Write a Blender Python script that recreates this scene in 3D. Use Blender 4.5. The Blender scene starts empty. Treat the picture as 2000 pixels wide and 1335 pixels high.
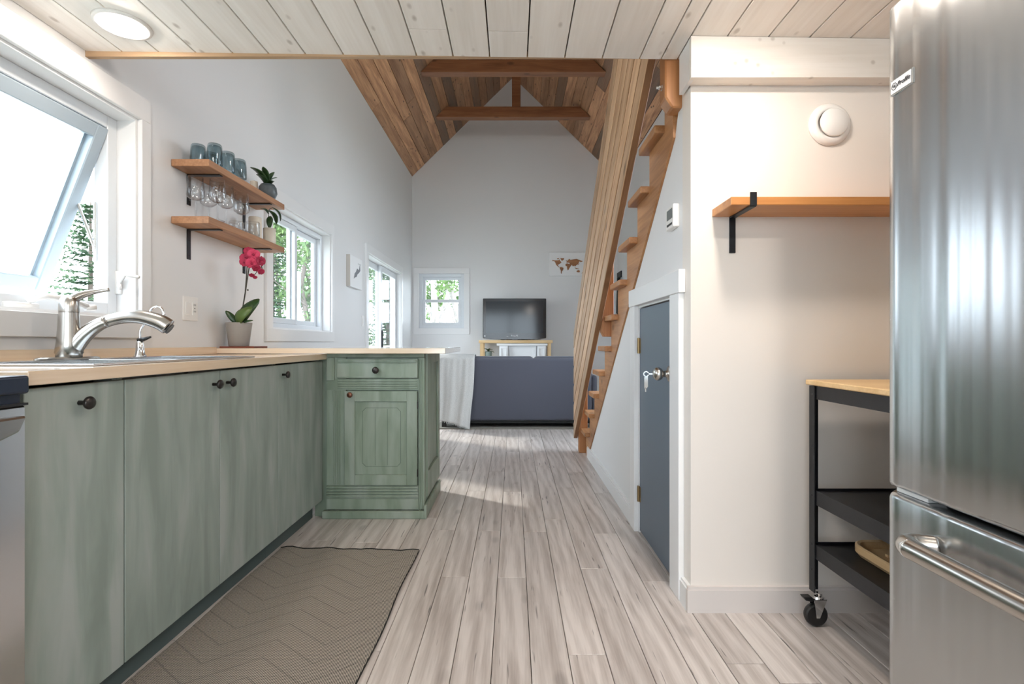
import bpy, bmesh, math, random
from mathutils import Vector, Matrix
R = random.Random(7)
SC = bpy.context.scene
COL = SC.collection
PI = math.pi

# ------------------------------------------------------------------ camera
CAMZ = 0.98
cd = bpy.data.cameras.new('camera'); cam = bpy.data.objects.new('camera', cd); COL.objects.link(cam)
cam.location = (0, 0, CAMZ); cam.rotation_euler = (PI/2, 0, 0)
cd.sensor_width = 36; cd.lens = 18.0; cd.shift_x = -0.0012; cd.shift_y = 0.00075; cd.clip_start = 0.05
SC.camera = cam
# ------------------------------------------------------------------ world, sun, exposure
SC.view_settings.view_transform = 'Standard'; SC.view_settings.look = 'None'
SC.view_settings.gamma = 1.0; SC.view_settings.use_curve_mapping = False
SC.view_settings.exposure = 0.38
wd = bpy.data.worlds.new('sky'); SC.world = wd; wd.use_nodes = True
bgn = wd.node_tree.nodes['Background']
bgn.inputs[0].default_value = (0.82, 0.91, 1.0, 1); bgn.inputs[1].default_value = 6.0
sl = bpy.data.lights.new('sun', 'SUN'); sl.energy = 2.6; sl.angle = math.radians(4); sl.color = (1, .95, .86)
so = bpy.data.objects.new('sun', sl); COL.objects.link(so)
so.rotation_euler = Vector((1.14, -.72, -1.15)).to_track_quat('-Z', 'Y').to_euler()
LAMP_POWER = 200.0
try:
    SC.cycles.max_bounces = 9; SC.cycles.diffuse_bounces = 6; SC.cycles.transparent_max_bounces = 24
    SC.cycles.caustics_reflective = False; SC.cycles.sample_clamp_indirect = 6
except Exception: pass

# ------------------------------------------------------------------ helpers
WP = {}
def wp(o): return WP.get(o.name, Vector((0, 0, 0)))
def link(o, parent, w):
    COL.objects.link(o); WP[o.name] = Vector(w)
    if parent: o.parent = parent; o.location = Vector(w) - wp(parent)
    else: o.location = w
    return o
def O(name, bm, mat, parent=None, smooth=False, origin=None, kind=None):
    """link a bmesh given in world coordinates as one mesh object"""
    bmesh.ops.recalc_face_normals(bm, faces=bm.faces)
    if origin is None:
        xs = [v.co.x for v in bm.verts]; ys = [v.co.y for v in bm.verts]; zs = [v.co.z for v in bm.verts]
        origin = Vector(((min(xs)+max(xs))/2, (min(ys)+max(ys))/2, min(zs)))
    origin = Vector(origin)
    bmesh.ops.translate(bm, verts=bm.verts, vec=-origin)
    me = bpy.data.meshes.new(name); bm.to_mesh(me); bm.free()
    for m in (mat if isinstance(mat, (list, tuple)) else [mat]): me.materials.append(m)
    if smooth:
        for p in me.polygons: p.use_smooth = True
    o = bpy.data.objects.new(name, me)
    if smooth and smooth != 'all':
        pass
    if kind: o['kind'] = kind
    return link(o, parent, origin)
def E(name, loc, label=None, cat=None, group=None, kind=None, parent=None):
    o = bpy.data.objects.new(name, None); o.empty_display_size = .05
    link(o, parent, loc)
    return T(o, label, cat, group, kind)
def T(o, label=None, cat=None, group=None, kind=None):
    if label: o['label'] = label
    if cat: o['category'] = cat
    if group: o['group'] = group
    if kind: o['kind'] = kind
    return o
def dup(root, loc, label=None, group=None, rotz=None, scale=None):
    r = root.copy(); COL.objects.link(r); r.location = loc; WP[r.name] = Vector(loc)
    if rotz is not None: r.rotation_euler.z = rotz
    if scale: r.scale = scale
    if label: r['label'] = label
    if group: r['group'] = group
    for ch in list(root.children):
        c = ch.copy(); COL.objects.link(c); c.parent = r
        for g in list(ch.children):
            d = g.copy(); COL.objects.link(d); d.parent = c
    return r
def NB(): return bmesh.new()
def bx(bm, x0, x1, y0, y1, z0, z1, bev=0, mi=0, seg=1):
    ret = bmesh.ops.create_cube(bm, size=1)
    vs = ret['verts']
    for v in vs:
        v.co = Vector((x0+(x1-x0)*(v.co.x+.5), y0+(y1-y0)*(v.co.y+.5), z0+(z1-z0)*(v.co.z+.5)))
    fs = set(f for v in vs for f in v.link_faces)
    if bev:
        es = list(set(e for v in vs for e in v.link_edges))
        r = bmesh.ops.bevel(bm, geom=es, offset=bev, segments=seg, affect='EDGES', profile=.5)
        fs = set(r['faces']) | set(f for f in fs if f.is_valid)
    if mi:
        for f in fs: f.material_index = mi
    return bm
def B(name, b, mat, parent=None, bev=0, seg=1, kind=None):
    return O(name, bx(NB(), *b, bev=bev, seg=seg), mat, parent, kind=kind)
def prism(bm, pts, axis, a0, a1, bev=0):
    """extrude polygon pts (2D in the other two axes) along axis"""
    def mk(p, a):
        if axis == 'x': return (a, p[0], p[1])
        if axis == 'y': return (p[0], a, p[1])
        return (p[0], p[1], a)
    v0 = [bm.verts.new(mk(p, a0)) for p in pts]; v1 = [bm.verts.new(mk(p, a1)) for p in pts]
    n = len(pts); fs = [bm.faces.new(v0), bm.faces.new(list(reversed(v1)))]
    for i in range(n): fs.append(bm.faces.new((v0[i], v1[i], v1[(i+1) % n], v0[(i+1) % n])))
    if bev:
        es = list(set(e for f in fs for e in f.edges))
        bmesh.ops.bevel(bm, geom=es, offset=bev, segments=1, affect='EDGES')
    return bm
def lathe(bm, prof, c=(0, 0, 0), n=32, rot=None, close=False, rip=None):
    c = Vector(c); rings = []
    for (r, z) in prof:
        ring = []
        if r < 1e-6:
            p = Vector((0, 0, z)); ring = [bm.verts.new(c + (rot @ p if rot else p))]
        else:
            for i in range(n):
                a = 2*PI*i/n; rr = r*(1+(rip(a, z) if rip else 0))
                p = Vector((rr*math.cos(a), rr*math.sin(a), z)); ring.append(bm.verts.new(c + (rot @ p if rot else p)))
        rings.append(ring)
    prs = list(zip(rings, rings[1:]))
    if close: prs.append((rings[-1], rings[0]))
    for a, b in prs:
        if len(a) == 1 and len(b) == 1: continue
        for i in range(n):
            j = (i+1) % n
            if len(a) == 1: bm.faces.new((a[0], b[j], b[i]))
            elif len(b) == 1: bm.faces.new((a[i], a[j], b[0]))
            else: bm.faces.new((a[i], a[j], b[j], b[i]))
    return bm
def tube(bm, pts, rad, n=10, cap=True):
    pts = [Vector(p) for p in pts]; rads = rad if isinstance(rad, (list, tuple)) else [rad]*len(pts)
    rings = []; up = None
    for i, p in enumerate(pts):
        d = (pts[min(i+1, len(pts)-1)] - pts[max(i-1, 0)]).normalized()
        if up is None: up = Vector((0, 0, 1)) if abs(d.z) < .9 else Vector((1, 0, 0))
        s = d.cross(up).normalized(); up = s.cross(d).normalized()
        rings.append([bm.verts.new(p + rads[i]*(math.cos(2*PI*k/n)*s + math.sin(2*PI*k/n)*up)) for k in range(n)])
    for a, b in zip(rings, rings[1:]):
        for k in range(n): bm.faces.new((a[k], a[(k+1) % n], b[(k+1) % n], b[k]))
    if cap: bm.faces.new(rings[0]); bm.faces.new(list(reversed(rings[-1])))
    return bm
def spline(P, k=8):
    P = [Vector(p) for p in P]; out = []
    for i in range(len(P)-1):
        p0 = P[max(i-1, 0)]; p1 = P[i]; p2 = P[i+1]; p3 = P[min(i+2, len(P)-1)]
        for j in range(k):
            t = j/k
            out.append(.5*((2*p1)+(-p0+p2)*t+(2*p0-5*p1+4*p2-p3)*t*t+(-p0+3*p1-3*p2+p3)*t**3))
    out.append(P[-1]); return out
ROTX = Matrix.Rotation(PI/2, 3, 'Y')      # lathe axis z -> +x
def at(px, py, Y): return Vector(((px-1002.4)*Y/1000, Y, CAMZ+(669-py)*Y/1000))

# ------------------------------------------------------------------ materials
def newmat(name):
    m = bpy.data.materials.new(name); m.use_nodes = True
    nt = m.node_tree; return m, nt, nt.nodes['Principled BSDF']
def N(nt, t, **kw):
    n = nt.nodes.new(t)
    for k, v in kw.items():
        if k.startswith('i_'):
            key = k[2:]; n.inputs[int(key) if key.isdigit() else key].default_value = v
        else: setattr(n, k, v)
    return n
def L(nt, a, b): nt.links.new(a, b)
def flat(name, c, rough=.5, metal=0, bump=0, bscale=60, spec=None, emis=None, var=0, sheen=0):
    m, nt, p = newmat(name)
    p.inputs['Base Color'].default_value = (*c, 1); p.inputs['Roughness'].default_value = rough; p.inputs['Metallic'].default_value = metal
    if spec is not None: p.inputs['Specular IOR Level'].default_value = spec
    if sheen: p.inputs['Sheen Weight'].default_value = sheen
    if emis: p.inputs['Emission Color'].default_value = (*emis[0], 1); p.inputs['Emission Strength'].default_value = emis[1]
    tc = N(nt, 'ShaderNodeTexCoord')
    nz = N(nt, 'ShaderNodeTexNoise'); nz.inputs['Scale'].default_value = bscale; nz.inputs['Detail'].default_value = 4
    L(nt, tc.outputs['Object'], nz.inputs['Vector'])
    if bump:
        bp = N(nt, 'ShaderNodeBump'); bp.inputs['Strength'].default_value = bump; bp.inputs['Distance'].default_value = .002
        L(nt, nz.outputs['Fac'], bp.inputs['Height']); L(nt, bp.outputs['Normal'], p.inputs['Normal'])
    if var:
        mx = N(nt, 'ShaderNodeMix', data_type='RGBA'); mx.inputs[6].default_value = (*[max(0, x*(1-var)) for x in c], 1); mx.inputs[7].default_value = (*[min(1, x*(1+var)) for x in c], 1)
        L(nt, nz.outputs['Fac'], mx.inputs[0]); L(nt, mx.outputs[2], p.inputs['Base Color'])
    return m
def wood(name, dark, light, axis='y', rough=.5, var=.25, knots=.5, grain=1.0, fine=1.0, grey=None, greyamt=0, bump=.25, knotcol=None, streak=0, ring=0.0, cut=None, ks=(6.5, 3.0)):
    """procedural plank wood, the grain along the given object axis"""
    m, nt, p = newmat(name)
    tc = N(nt, 'ShaderNodeTexCoord'); oi = N(nt, 'ShaderNodeObjectInfo')
    mul = N(nt, 'ShaderNodeVectorMath', operation='SCALE'); mul.inputs[0].default_value = (37.1, 91.7, 53.3); L(nt, oi.outputs['Random'], mul.inputs['Scale'])
    add = N(nt, 'ShaderNodeVectorMath', operation='ADD'); L(nt, tc.outputs['Object'], add.inputs[0]); L(nt, mul.outputs[0], add.inputs[1])
    def mapped(a, al):
        mp = N(nt, 'ShaderNodeMapping'); s = [a, a, a]; s['xyz'.index(axis)] = al
        mp.inputs['Scale'].default_value = s; L(nt, add.outputs[0], mp.inputs['Vector']); return mp
    g1 = N(nt, 'ShaderNodeTexNoise'); g1.inputs['Scale'].default_value = 1; g1.inputs['Detail'].default_value = 5; g1.inputs['Distortion'].default_value = .8
    L(nt, mapped(14*grain, 1.3*grain).outputs[0], g1.inputs['Vector'])
    g2 = N(nt, 'ShaderNodeTexNoise'); g2.inputs['Scale'].default_value = 1; g2.inputs['Detail'].default_value = 3
    L(nt, mapped(120*fine, 5*fine).outputs[0], g2.inputs['Vector'])
    m1 = N(nt, 'ShaderNodeMath', operation='MULTIPLY_ADD'); m1.inputs[1].default_value = .35; L(nt, g2.outputs['Fac'], m1.inputs[0]); 
    m0 = N(nt, 'ShaderNodeMath', operation='MULTIPLY'); m0.inputs[1].default_value = .72; L(nt, g1.outputs['Fac'], m0.inputs[0]); L(nt, m0.outputs[0], m1.inputs[2])
    last = m1.outputs[0]
    if ring:
        wv = N(nt, 'ShaderNodeTexWave', wave_type='RINGS'); wv.rings_direction = 'SPHERICAL'
        wv.inputs['Scale'].default_value = 2.2; wv.inputs['Distortion'].default_value = 5; wv.inputs['Detail'].default_value = 3; wv.inputs['Detail Scale'].default_value = 1.1
        L(nt, mapped(5, .7).outputs[0], wv.inputs['Vector'])
        mr = N(nt, 'ShaderNodeMath', operation='MULTIPLY_ADD'); mr.inputs[1].default_value = ring; L(nt, wv.outputs['Fac'], mr.inputs[0]); L(nt, last, mr.inputs[2])
        sb = N(nt, 'ShaderNodeMath', operation='SUBTRACT'); sb.inputs[1].default_value = ring*.5; L(nt, mr.outputs[0], sb.inputs[0]); last = sb.outputs[0]
    cr = N(nt, 'ShaderNodeValToRGB'); cr.color_ramp.elements[0].position = .33; cr.color_ramp.elements[1].position = .68
    cr.color_ramp.elements[0].color = (*dark, 1); cr.color_ramp.elements[1].color = (*light, 1); L(nt, last, cr.inputs[0])
    col = cr.outputs[0]
    if streak:   # thin dark worn streaks
        st = N(nt, 'ShaderNodeTexNoise'); st.inputs['Scale'].default_value = 1; st.inputs['Detail'].default_value = 2
        L(nt, mapped(75, 4.2).outputs[0], st.inputs['Vector'])
        rp = N(nt, 'ShaderNodeMapRange'); rp.inputs[1].default_value = .68; rp.inputs[2].default_value = .73; rp.inputs[4].default_value = streak; L(nt, st.outputs['Fac'], rp.inputs[0])
        mx = N(nt, 'ShaderNodeMix', data_type='RGBA'); L(nt, rp.outputs[0], mx.inputs[0]); L(nt, col, mx.inputs[6]); mx.inputs[7].default_value = (*[c*.28 for c in dark], 1); col = mx.outputs[2]
    if knots:
        vo = N(nt, 'ShaderNodeTexVoronoi'); vo.inputs['Scale'].default_value = 1; L(nt, mapped(*ks).outputs[0], vo.inputs['Vector'])
        rp = N(nt, 'ShaderNodeMapRange'); rp.inputs[1].default_value = .16; rp.inputs[2].default_value = .07; rp.inputs[4].default_value = knots; L(nt, vo.outputs['Distance'], rp.inputs[0])
        mx = N(nt, 'ShaderNodeMix', data_type='RGBA'); L(nt, rp.outputs[0], mx.inputs[0]); L(nt, col, mx.inputs[6]); mx.inputs[7].default_value = (*(knotcol or [c*.3 for c in dark]), 1); col = mx.outputs[2]
    hs = N(nt, 'ShaderNodeHueSaturation'); L(nt, col, hs.inputs['Color'])
    mr = N(nt, 'ShaderNodeMapRange'); mr.inputs[3].default_value = 1-var; mr.inputs[4].default_value = 1+var; L(nt, oi.outputs['Random'], mr.inputs[0]); L(nt, mr.outputs[0], hs.inputs['Value'])
    col = hs.outputs[0]
    if grey:
        ms = N(nt, 'ShaderNodeMath', operation='MULTIPLY'); ms.inputs[1].default_value = 7.31; L(nt, oi.outputs['Random'], ms.inputs[0])
        fr = N(nt, 'ShaderNodeMath', operation='FRACT'); L(nt, ms.outputs[0], fr.inputs[0])
        gt = N(nt, 'ShaderNodeMapRange'); gt.inputs[1].default_value = 1-greyamt; gt.inputs[2].default_value = 1-greyamt*.6; gt.inputs[4].default_value = .8; L(nt, fr.outputs[0], gt.inputs[0])
        g4 = N(nt, 'ShaderNodeMath', operation='MULTIPLY'); L(nt, gt.outputs[0], g4.inputs[0]); L(nt, g1.outputs['Fac'], g4.inputs[1])
        g5 = N(nt, 'ShaderNodeMath', operation='MULTIPLY', use_clamp=True); g5.inputs[1].default_value = 1.7; L(nt, g4.outputs[0], g5.inputs[0])
        mx = N(nt, 'ShaderNodeMix', data_type='RGBA'); L(nt, g5.outputs[0], mx.inputs[0]); L(nt, col, mx.inputs[6]); mx.inputs[7].default_value = (*grey, 1); col = mx.outputs[2]
    L(nt, col, p.inputs['Base Color']); p.inputs['Roughness'].default_value = rough
    bp = N(nt, 'ShaderNodeBump'); bp.inputs['Strength'].default_value = bump; bp.inputs['Distance'].default_value = .001; L(nt, last, bp.inputs['Height']); L(nt, bp.outputs[0], p.inputs['Normal'])
    return m
def thinglass(name, tint=(1, 1, 1), refl=1.0, ior=1.45, rough=.02):
    m, nt, p = newmat(name); nt.nodes.remove(p); out = nt.nodes['Material Output']
    tr = N(nt, 'ShaderNodeBsdfTransparent'); tr.inputs[0].default_value = (*tint, 1)
    gl = N(nt, 'ShaderNodeBsdfGlossy'); gl.inputs['Roughness'].default_value = rough
    lw = N(nt, 'ShaderNodeLayerWeight'); lw.inputs[0].default_value = .5
    pw = N(nt, 'ShaderNodeMath', operation='POWER'); pw.inputs[1].default_value = 3.5; L(nt, lw.outputs['Facing'], pw.inputs[0])
    mu = N(nt, 'ShaderNodeMath', operation='MULTIPLY_ADD', use_clamp=True); mu.inputs[1].default_value = .5*refl; mu.inputs[2].default_value = .035*refl; L(nt, pw.outputs[0], mu.inputs[0])
    mx = N(nt, 'ShaderNodeMixShader'); L(nt, mu.outputs[0], mx.inputs[0]); L(nt, tr.outputs[0], mx.inputs[1]); L(nt, gl.outputs[0], mx.inputs[2]); L(nt, mx.outputs[0], out.inputs[0])
    return m
def steel(name, c=(.55, .56, .57), rough=.28, axis='z', aniso=.0, wav=.0):
    m, nt, p = newmat(name); p.inputs['Base Color'].default_value = (*c, 1); p.inputs['Metallic'].default_value = 1
    if aniso:
        p.inputs['Anisotropic'].default_value = aniso; tg = N(nt, 'ShaderNodeTangent', direction_type='RADIAL', axis='Z'); L(nt, tg.outputs[0], p.inputs['Tangent'])
    tc = N(nt, 'ShaderNodeTexCoord'); mp = N(nt, 'ShaderNodeMapping'); s = [300, 300, 300]; s['xyz'.index(axis)] = 3; mp.inputs['Scale'].default_value = s
    nz = N(nt, 'ShaderNodeTexNoise'); nz.inputs['Scale'].default_value = 1; nz.inputs['Detail'].default_value = 2
    L(nt, tc.outputs['Object'], mp.inputs[0]); L(nt, mp.outputs[0], nz.inputs['Vector'])
    mr = N(nt, 'ShaderNodeMapRange'); mr.inputs[3].default_value = rough*.94; mr.inputs[4].default_value = rough*1.06; L(nt, nz.outputs['Fac'], mr.inputs[0]); L(nt, mr.outputs[0], p.inputs['Roughness'])
    if wav:
        n2 = N(nt, 'ShaderNodeTexNoise'); n2.inputs['Scale'].default_value = 1.7; n2.inputs['Detail'].default_value = 0; n2.inputs['Distortion'].default_value = .3
        m2 = N(nt, 'ShaderNodeMapping'); m2.inputs['Scale'].default_value = (1, 3.6, .35); L(nt, tc.outputs['Object'], m2.inputs[0]); L(nt, m2.outputs[0], n2.inputs['Vector'])
        bp = N(nt, 'ShaderNodeBump'); bp.inputs['Strength'].default_value = wav; bp.inputs['Distance'].default_value = .03; L(nt, n2.outputs['Fac'], bp.inputs['Height']); L(nt, bp.outputs[0], p.inputs['Normal'])
    return m
def fridge_mat():
    m, nt, p = newmat('brushed_fridge_steel'); p.inputs['Base Color'].default_value = (.50, .515, .525, 1); p.inputs['Metallic'].default_value = 1; p.inputs['Roughness'].default_value = .25
    tc = N(nt, 'ShaderNodeTexCoord'); hs = []
    for sc, w in (((1, 5.5, .5), 1.0), ((1, 14, .35), .30), ((1, 40, .3), .05)):
        mp = N(nt, 'ShaderNodeMapping'); mp.inputs['Scale'].default_value = sc; L(nt, tc.outputs['Object'], mp.inputs[0])
        nz = N(nt, 'ShaderNodeTexNoise'); nz.inputs['Scale'].default_value = 1; nz.inputs['Detail'].default_value = 0; nz.inputs['Distortion'].default_value = .25; L(nt, mp.outputs[0], nz.inputs['Vector'])
        mu = N(nt, 'ShaderNodeMath', operation='MULTIPLY'); mu.inputs[1].default_value = w; L(nt, nz.outputs['Fac'], mu.inputs[0]); hs.append(mu.outputs[0])
    a = N(nt, 'ShaderNodeMath', operation='ADD'); L(nt, hs[0], a.inputs[0]); L(nt, hs[1], a.inputs[1])
    b = N(nt, 'ShaderNodeMath', operation='ADD'); L(nt, a.outputs[0], b.inputs[0]); L(nt, hs[2], b.inputs[1])
    bp = N(nt, 'ShaderNodeBump'); bp.inputs['Strength'].default_value = .6; bp.inputs['Distance'].default_value = .035; L(nt, b.outputs[0], bp.inputs['Height']); L(nt, bp.outputs[0], p.inputs['Normal'])
    return m
def green_paint(nm, ca, cb, cc):
    m, nt, p = newmat(nm)
    tc = N(nt, 'ShaderNodeTexCoord'); oi = N(nt, 'ShaderNodeObjectInfo')
    mul = N(nt, 'ShaderNodeVectorMath', operation='SCALE'); mul.inputs[0].default_value = (17, 31, 23); L(nt, oi.outputs['Random'], mul.inputs['Scale'])
    add = N(nt, 'ShaderNodeVectorMath', operation='ADD'); L(nt, tc.outputs['Object'], add.inputs[0]); L(nt, mul.outputs[0], add.inputs[1])
    mp = N(nt, 'ShaderNodeMapping'); mp.inputs['Scale'].default_value = (12, 12, 2.2); L(nt, add.outputs[0], mp.inputs[0])
    nz = N(nt, 'ShaderNodeTexNoise'); nz.inputs['Scale'].default_value = 1; nz.inputs['Detail'].default_value = 4; nz.inputs['Distortion'].default_value = .5; L(nt, mp.outputs[0], nz.inputs['Vector'])
    cr = N(nt, 'ShaderNodeValToRGB'); e = cr.color_ramp.elements
    e[0].position = .34; e[0].color = (*ca, 1); e[1].position = .66; e[1].color = (*cc, 1)
    k = cr.color_ramp.elements.new(.5); k.color = (*cb, 1)
    L(nt, nz.outputs['Fac'], cr.inputs[0]); L(nt, cr.outputs[0], p.inputs['Base Color']); p.inputs['Roughness'].default_value = .48
    return m
def rug_mat():
    m, nt, p = newmat('woven_rug'); tc = N(nt, 'ShaderNodeTexCoord'); sp = N(nt, 'ShaderNodeSeparateXYZ'); L(nt, tc.outputs['Object'], sp.inputs[0])
    def M(op, a, b=None, clamp=False):
        n = N(nt, 'ShaderNodeMath', operation=op, use_clamp=clamp)
        for i, v in enumerate((a, b)):
            if v is None: continue
            if isinstance(v, (int, float)): n.inputs[i].default_value = v
            else: L(nt, v, n.inputs[i])
        return n.outputs[0]
    x, y = sp.outputs[0], sp.outputs[1]
    pp = M('PINGPONG', x, .17)                      # herringbone zigzag across
    line = M('ADD', M('MULTIPLY', pp, .75), y)
    zz = M('FRACT', M('MULTIPLY', line, 10.5)); zl = M('LESS_THAN', zz, .07)
    yy = M('ADD', y, M('MULTIPLY', M('SINE', M('MULTIPLY', y, 60)), .0))
    st = M('FRACT', M('MULTIPLY', M('ADD', x, M('MULTIPLY', y, .10)), 215)); sl_ = M('GREATER_THAN', st, .52)
    cross = M('GREATER_THAN', M('FRACT', M('MULTIPLY', y, 150)), .5)
    nz = N(nt, 'ShaderNodeTexNoise'); nz.inputs['Scale'].default_value = 260; nz.inputs['Detail'].default_value = 1; L(nt, tc.outputs['Object'], nz.inputs['Vector'])
    base = M('ADD', M('MULTIPLY', sl_, .55), M('MULTIPLY', cross, .12))
    base = M('ADD', base, M('MULTIPLY', nz.outputs['Fac'], .35))
    base = M('SUBTRACT', base, M('MULTIPLY', zl, .10), True)
    cr = N(nt, 'ShaderNodeValToRGB'); e = cr.color_ramp.elements; e[0].position = .18; e[0].color = (.022, .022, .023, 1); e[1].position = .85; e[1].color = (.56, .51, .44, 1)
    L(nt, base, cr.inputs[0]); L(nt, cr.outputs[0], p.inputs['Base Color']); p.inputs['Roughness'].default_value = .9
    bp = N(nt, 'ShaderNodeBump'); bp.inputs['Strength'].default_value = .5; bp.inputs['Distance'].default_value = .002; L(nt, base, bp.inputs['Height']); L(nt, bp.outputs[0], p.inputs['Normal'])
    return m
def leafmat(name, c1, c2, rough=.6, trans=0):
    m, nt, p = newmat(name); oi = N(nt, 'ShaderNodeTexCoord'); nz = N(nt, 'ShaderNodeTexNoise'); nz.inputs['Scale'].default_value = 3; nz.inputs['Detail'].default_value = 6
    L(nt, oi.outputs['Object'], nz.inputs['Vector']); cr = N(nt, 'ShaderNodeValToRGB'); e = cr.color_ramp.elements; e[0].position = .35; e[1].position = .65; e[0].color = (*c1, 1); e[1].color = (*c2, 1)
    L(nt, nz.outputs['Fac'], cr.inputs[0]); L(nt, cr.outputs[0], p.inputs['Base Color']); p.inputs['Roughness'].default_value = rough
    return m

M = {}
M['wall'] = flat('wall_paint', (.76, .765, .77), .55, bump=.06, bscale=120)
M['wall_lamp_warm'] = flat('wall_paint_lamp_warm', (.80, .755, .705), .5, bump=.08, bscale=90)  # wall white with some of the lamp warmth mixed into the colour
M['trim'] = flat('white_trim_paint', (.79, .795, .80), .32)
M['basewarm'] = flat('baseboard_warm', (.68, .64, .615), .35)
M['vinyl'] = flat('white_vinyl', (.70, .73, .76), .3)
M['vinyl_backlit'] = flat('sash_vinyl_backlit', (.36, .43, .49), .35)  # backlit shade of the open sash is put into its colour
M['floor'] = wood('laminate_planks', (.41, .36, .332), (.68, .63, .60), 'y', .34, .07, .3, 1.0, 1.3, bump=.05, streak=.8, ring=.16)
M['subfloor'] = flat('dark_joint', (.06, .05, .045), .9)
M['whitewood'] = wood('whitewashed_boards', (.79, .75, .70), (.91, .885, .85), 'y', .5, .04, .55, .8, .7, bump=.12, knotcol=(.30, .25, .20), ks=(14, 7))
M['whitewoodx'] = wood('whitewashed_boards_x', (.72, .68, .62), (.82, .79, .75), 'x', .5, .03, .4, .8, .7, bump=.12, knotcol=(.30, .25, .20), ks=(16, 16))
M['cedar'] = wood('cedar_boards', (.23, .10, .045), (.58, .325, .175), 'y', .5, .30, .9, 1.0, 1, grey=(.105, .075, .058), greyamt=.32, bump=.3, ks=(12, 6))
M['beam'] = wood('stained_beam', (.16, .06, .025), (.33, .145, .065), 'x', .4, .1, .6, .8, 1)
M['pine'] = wood('oiled_pine', (.25, .105, .038), (.48, .245, .105), 'y', .4, .14, .6, .9, 1, bump=.2)
M['pinez'] = wood('oiled_pine_post', (.27, .10, .035), (.46, .215, .085), 'z', .38, .1, .5, .9, 1, bump=.2)
M['pinelight'] = wood('pine_rail_board', (.36, .20, .10), (.70, .49, .31), 'y', .45, .28, .65, .9, 1, bump=.2, streak=.55)
M['pine_edge_shade'] = wood('shaded_board_edge', (.17, .08, .035), (.33, .18, .09), 'y', .6, .1, .3, .9, 1)  # edge tone darkened to paint the shade between the rail boards
M['shelfwood'] = wood('shelf_board', (.27, .125, .058), (.50, .265, .14), 'y', .5, .05, .5, .8, .8, bump=.25)
M['shelfwoodx'] = wood('shelf_board_x', (.42, .16, .045), (.62, .29, .10), 'x', .38, .05, .5, .8, .8, bump=.15)
M['edge'] = wood('loft_edge_strip', (.36, .23, .13), (.50, .34, .21), 'x', .5, 0, .2, .8, .8)
M['counter'] = wood('worktop_laminate', (.66, .49, .33), (.80, .65, .48), 'y', .17, .0, 0, .9, .8, bump=.02)
M['counterx'] = wood('worktop_laminate_x', (.66, .49, .32), (.80, .65, .47), 'x', .17, .0, 0, .9, .8, bump=.02)
for k_ in ('counter', 'counterx'):
    p_ = M[k_].node_tree.nodes['Principled BSDF']; p_.inputs['Coat Weight'].default_value = 1; p_.inputs['Coat Roughness'].default_value = .12; p_.inputs['Specular IOR Level'].default_value = .8
M['oak'] = wood('light_oak', (.60, .38, .17), (.78, .56, .30), 'x', .45, .05, .1, .9, 1)
M['oakz'] = wood('light_oak_post', (.60, .38, .17), (.78, .56, .30), 'z', .45, .05, .1, .9, 1)
M['bamboo'] = wood('bamboo', (.58, .36, .17), (.76, .54, .30), 'y', .4, .05, 0, 1.5, 1)
M['green'] = green_paint('brushed_green_paint', (.235, .285, .255), (.295, .350, .318), (.37, .41, .39))
M['green2'] = green_paint('antique_green_paint', (.185, .24, .18), (.24, .30, .235), (.30, .35, .30))
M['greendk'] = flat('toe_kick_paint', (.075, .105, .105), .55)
M['greengroove'] = flat('green_groove', (.05, .085, .06), .7)
M['bronze'] = flat('oil_rubbed_bronze', (.045, .04, .038), .3, .7)
M['copperknob'] = flat('copper_worn_knob', (.16, .07, .045), .3, .8)
M['steel'] = flat('range_steel', (.52, .535, .545), .28, 1)
M['fridge'] = fridge_mat()
M['steel2'] = steel('satin_nickel', (.50, .48, .45), .24, 'z')
M['sinksteel'] = steel('sink_steel', (.72, .73, .74), .2, 'y')
M['chrome'] = flat('chrome', (.82, .83, .84), .07, 1)
M['blackmetal'] = flat('black_metal', (.012, .013, .016), .42, .3, bump=.1, bscale=300)
M['blackplastic'] = flat('black_plastic', (.012, .012, .013), .3)
M['navyblack'] = flat('range_black_trim', (.014, .022, .042), .22)
M['brass'] = flat('brass', (.28, .20, .10), .35, 1)
M['doorgrey'] = flat('slate_door_paint', (.10, .132, .175), .42, bump=.05, bscale=40)
M['white'] = flat('white_plastic', (.83, .82, .80), .35)
M['whitegloss'] = flat('fireplace_white', (.86, .87, .88), .3)
M['screen'] = flat('tv_glass', (.018, .024, .030), .10, spec=.45)
M['gloss_black'] = flat('gloss_black', (.008, .008, .009), .12)
M['lcd'] = flat('lcd_grey', (.16, .18, .18), .3)
M['ink'] = flat('dark_print', (.04, .04, .045), .6)
M['whiteink'] = flat('white_print', (.7, .7, .72), .5)
M['sofa'] = flat('slate_upholstery', (.080, .085, .112), .95, bump=.5, bscale=900, var=.22, sheen=.2)
M['blackcloth'] = flat('black_underside_cloth', (.012, .013, .012), .9, bump=.4, bscale=400)
M['rug'] = rug_mat()
M['rug2'] = flat('grey_speckled_rug', (.20, .19, .165), .95, bump=.8, bscale=160, var=.8)
M['glass'] = thinglass('window_glass', (.97, .985, .99), .9)
M['clearglass'] = thinglass('drinking_glass', (.965, .97, .975), 1.7, rough=.01)
M['blueglass'] = thinglass('smoky_blue_glass', (.70, .765, .785), 1.2, rough=.03)
M['wax'] = flat('candle_wax', (.72, .65, .54), .5)
M['creampot'] = flat('cream_pot', (.70, .65, .56), .5)
M['potgrey'] = flat('grey_ceramic', (.34, .32, .295), .5, bump=.2, bscale=40)
M['potdark'] = flat('slate_ceramic', (.10, .12, .13), .4, bump=.3, bscale=30, var=.4)
M['sagepot'] = flat('sage_pot', (.22, .27, .24), .5)
M['soil'] = flat('potting_bark', (.05, .03, .02), .95, bump=.9, bscale=80, var=.5)
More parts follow.
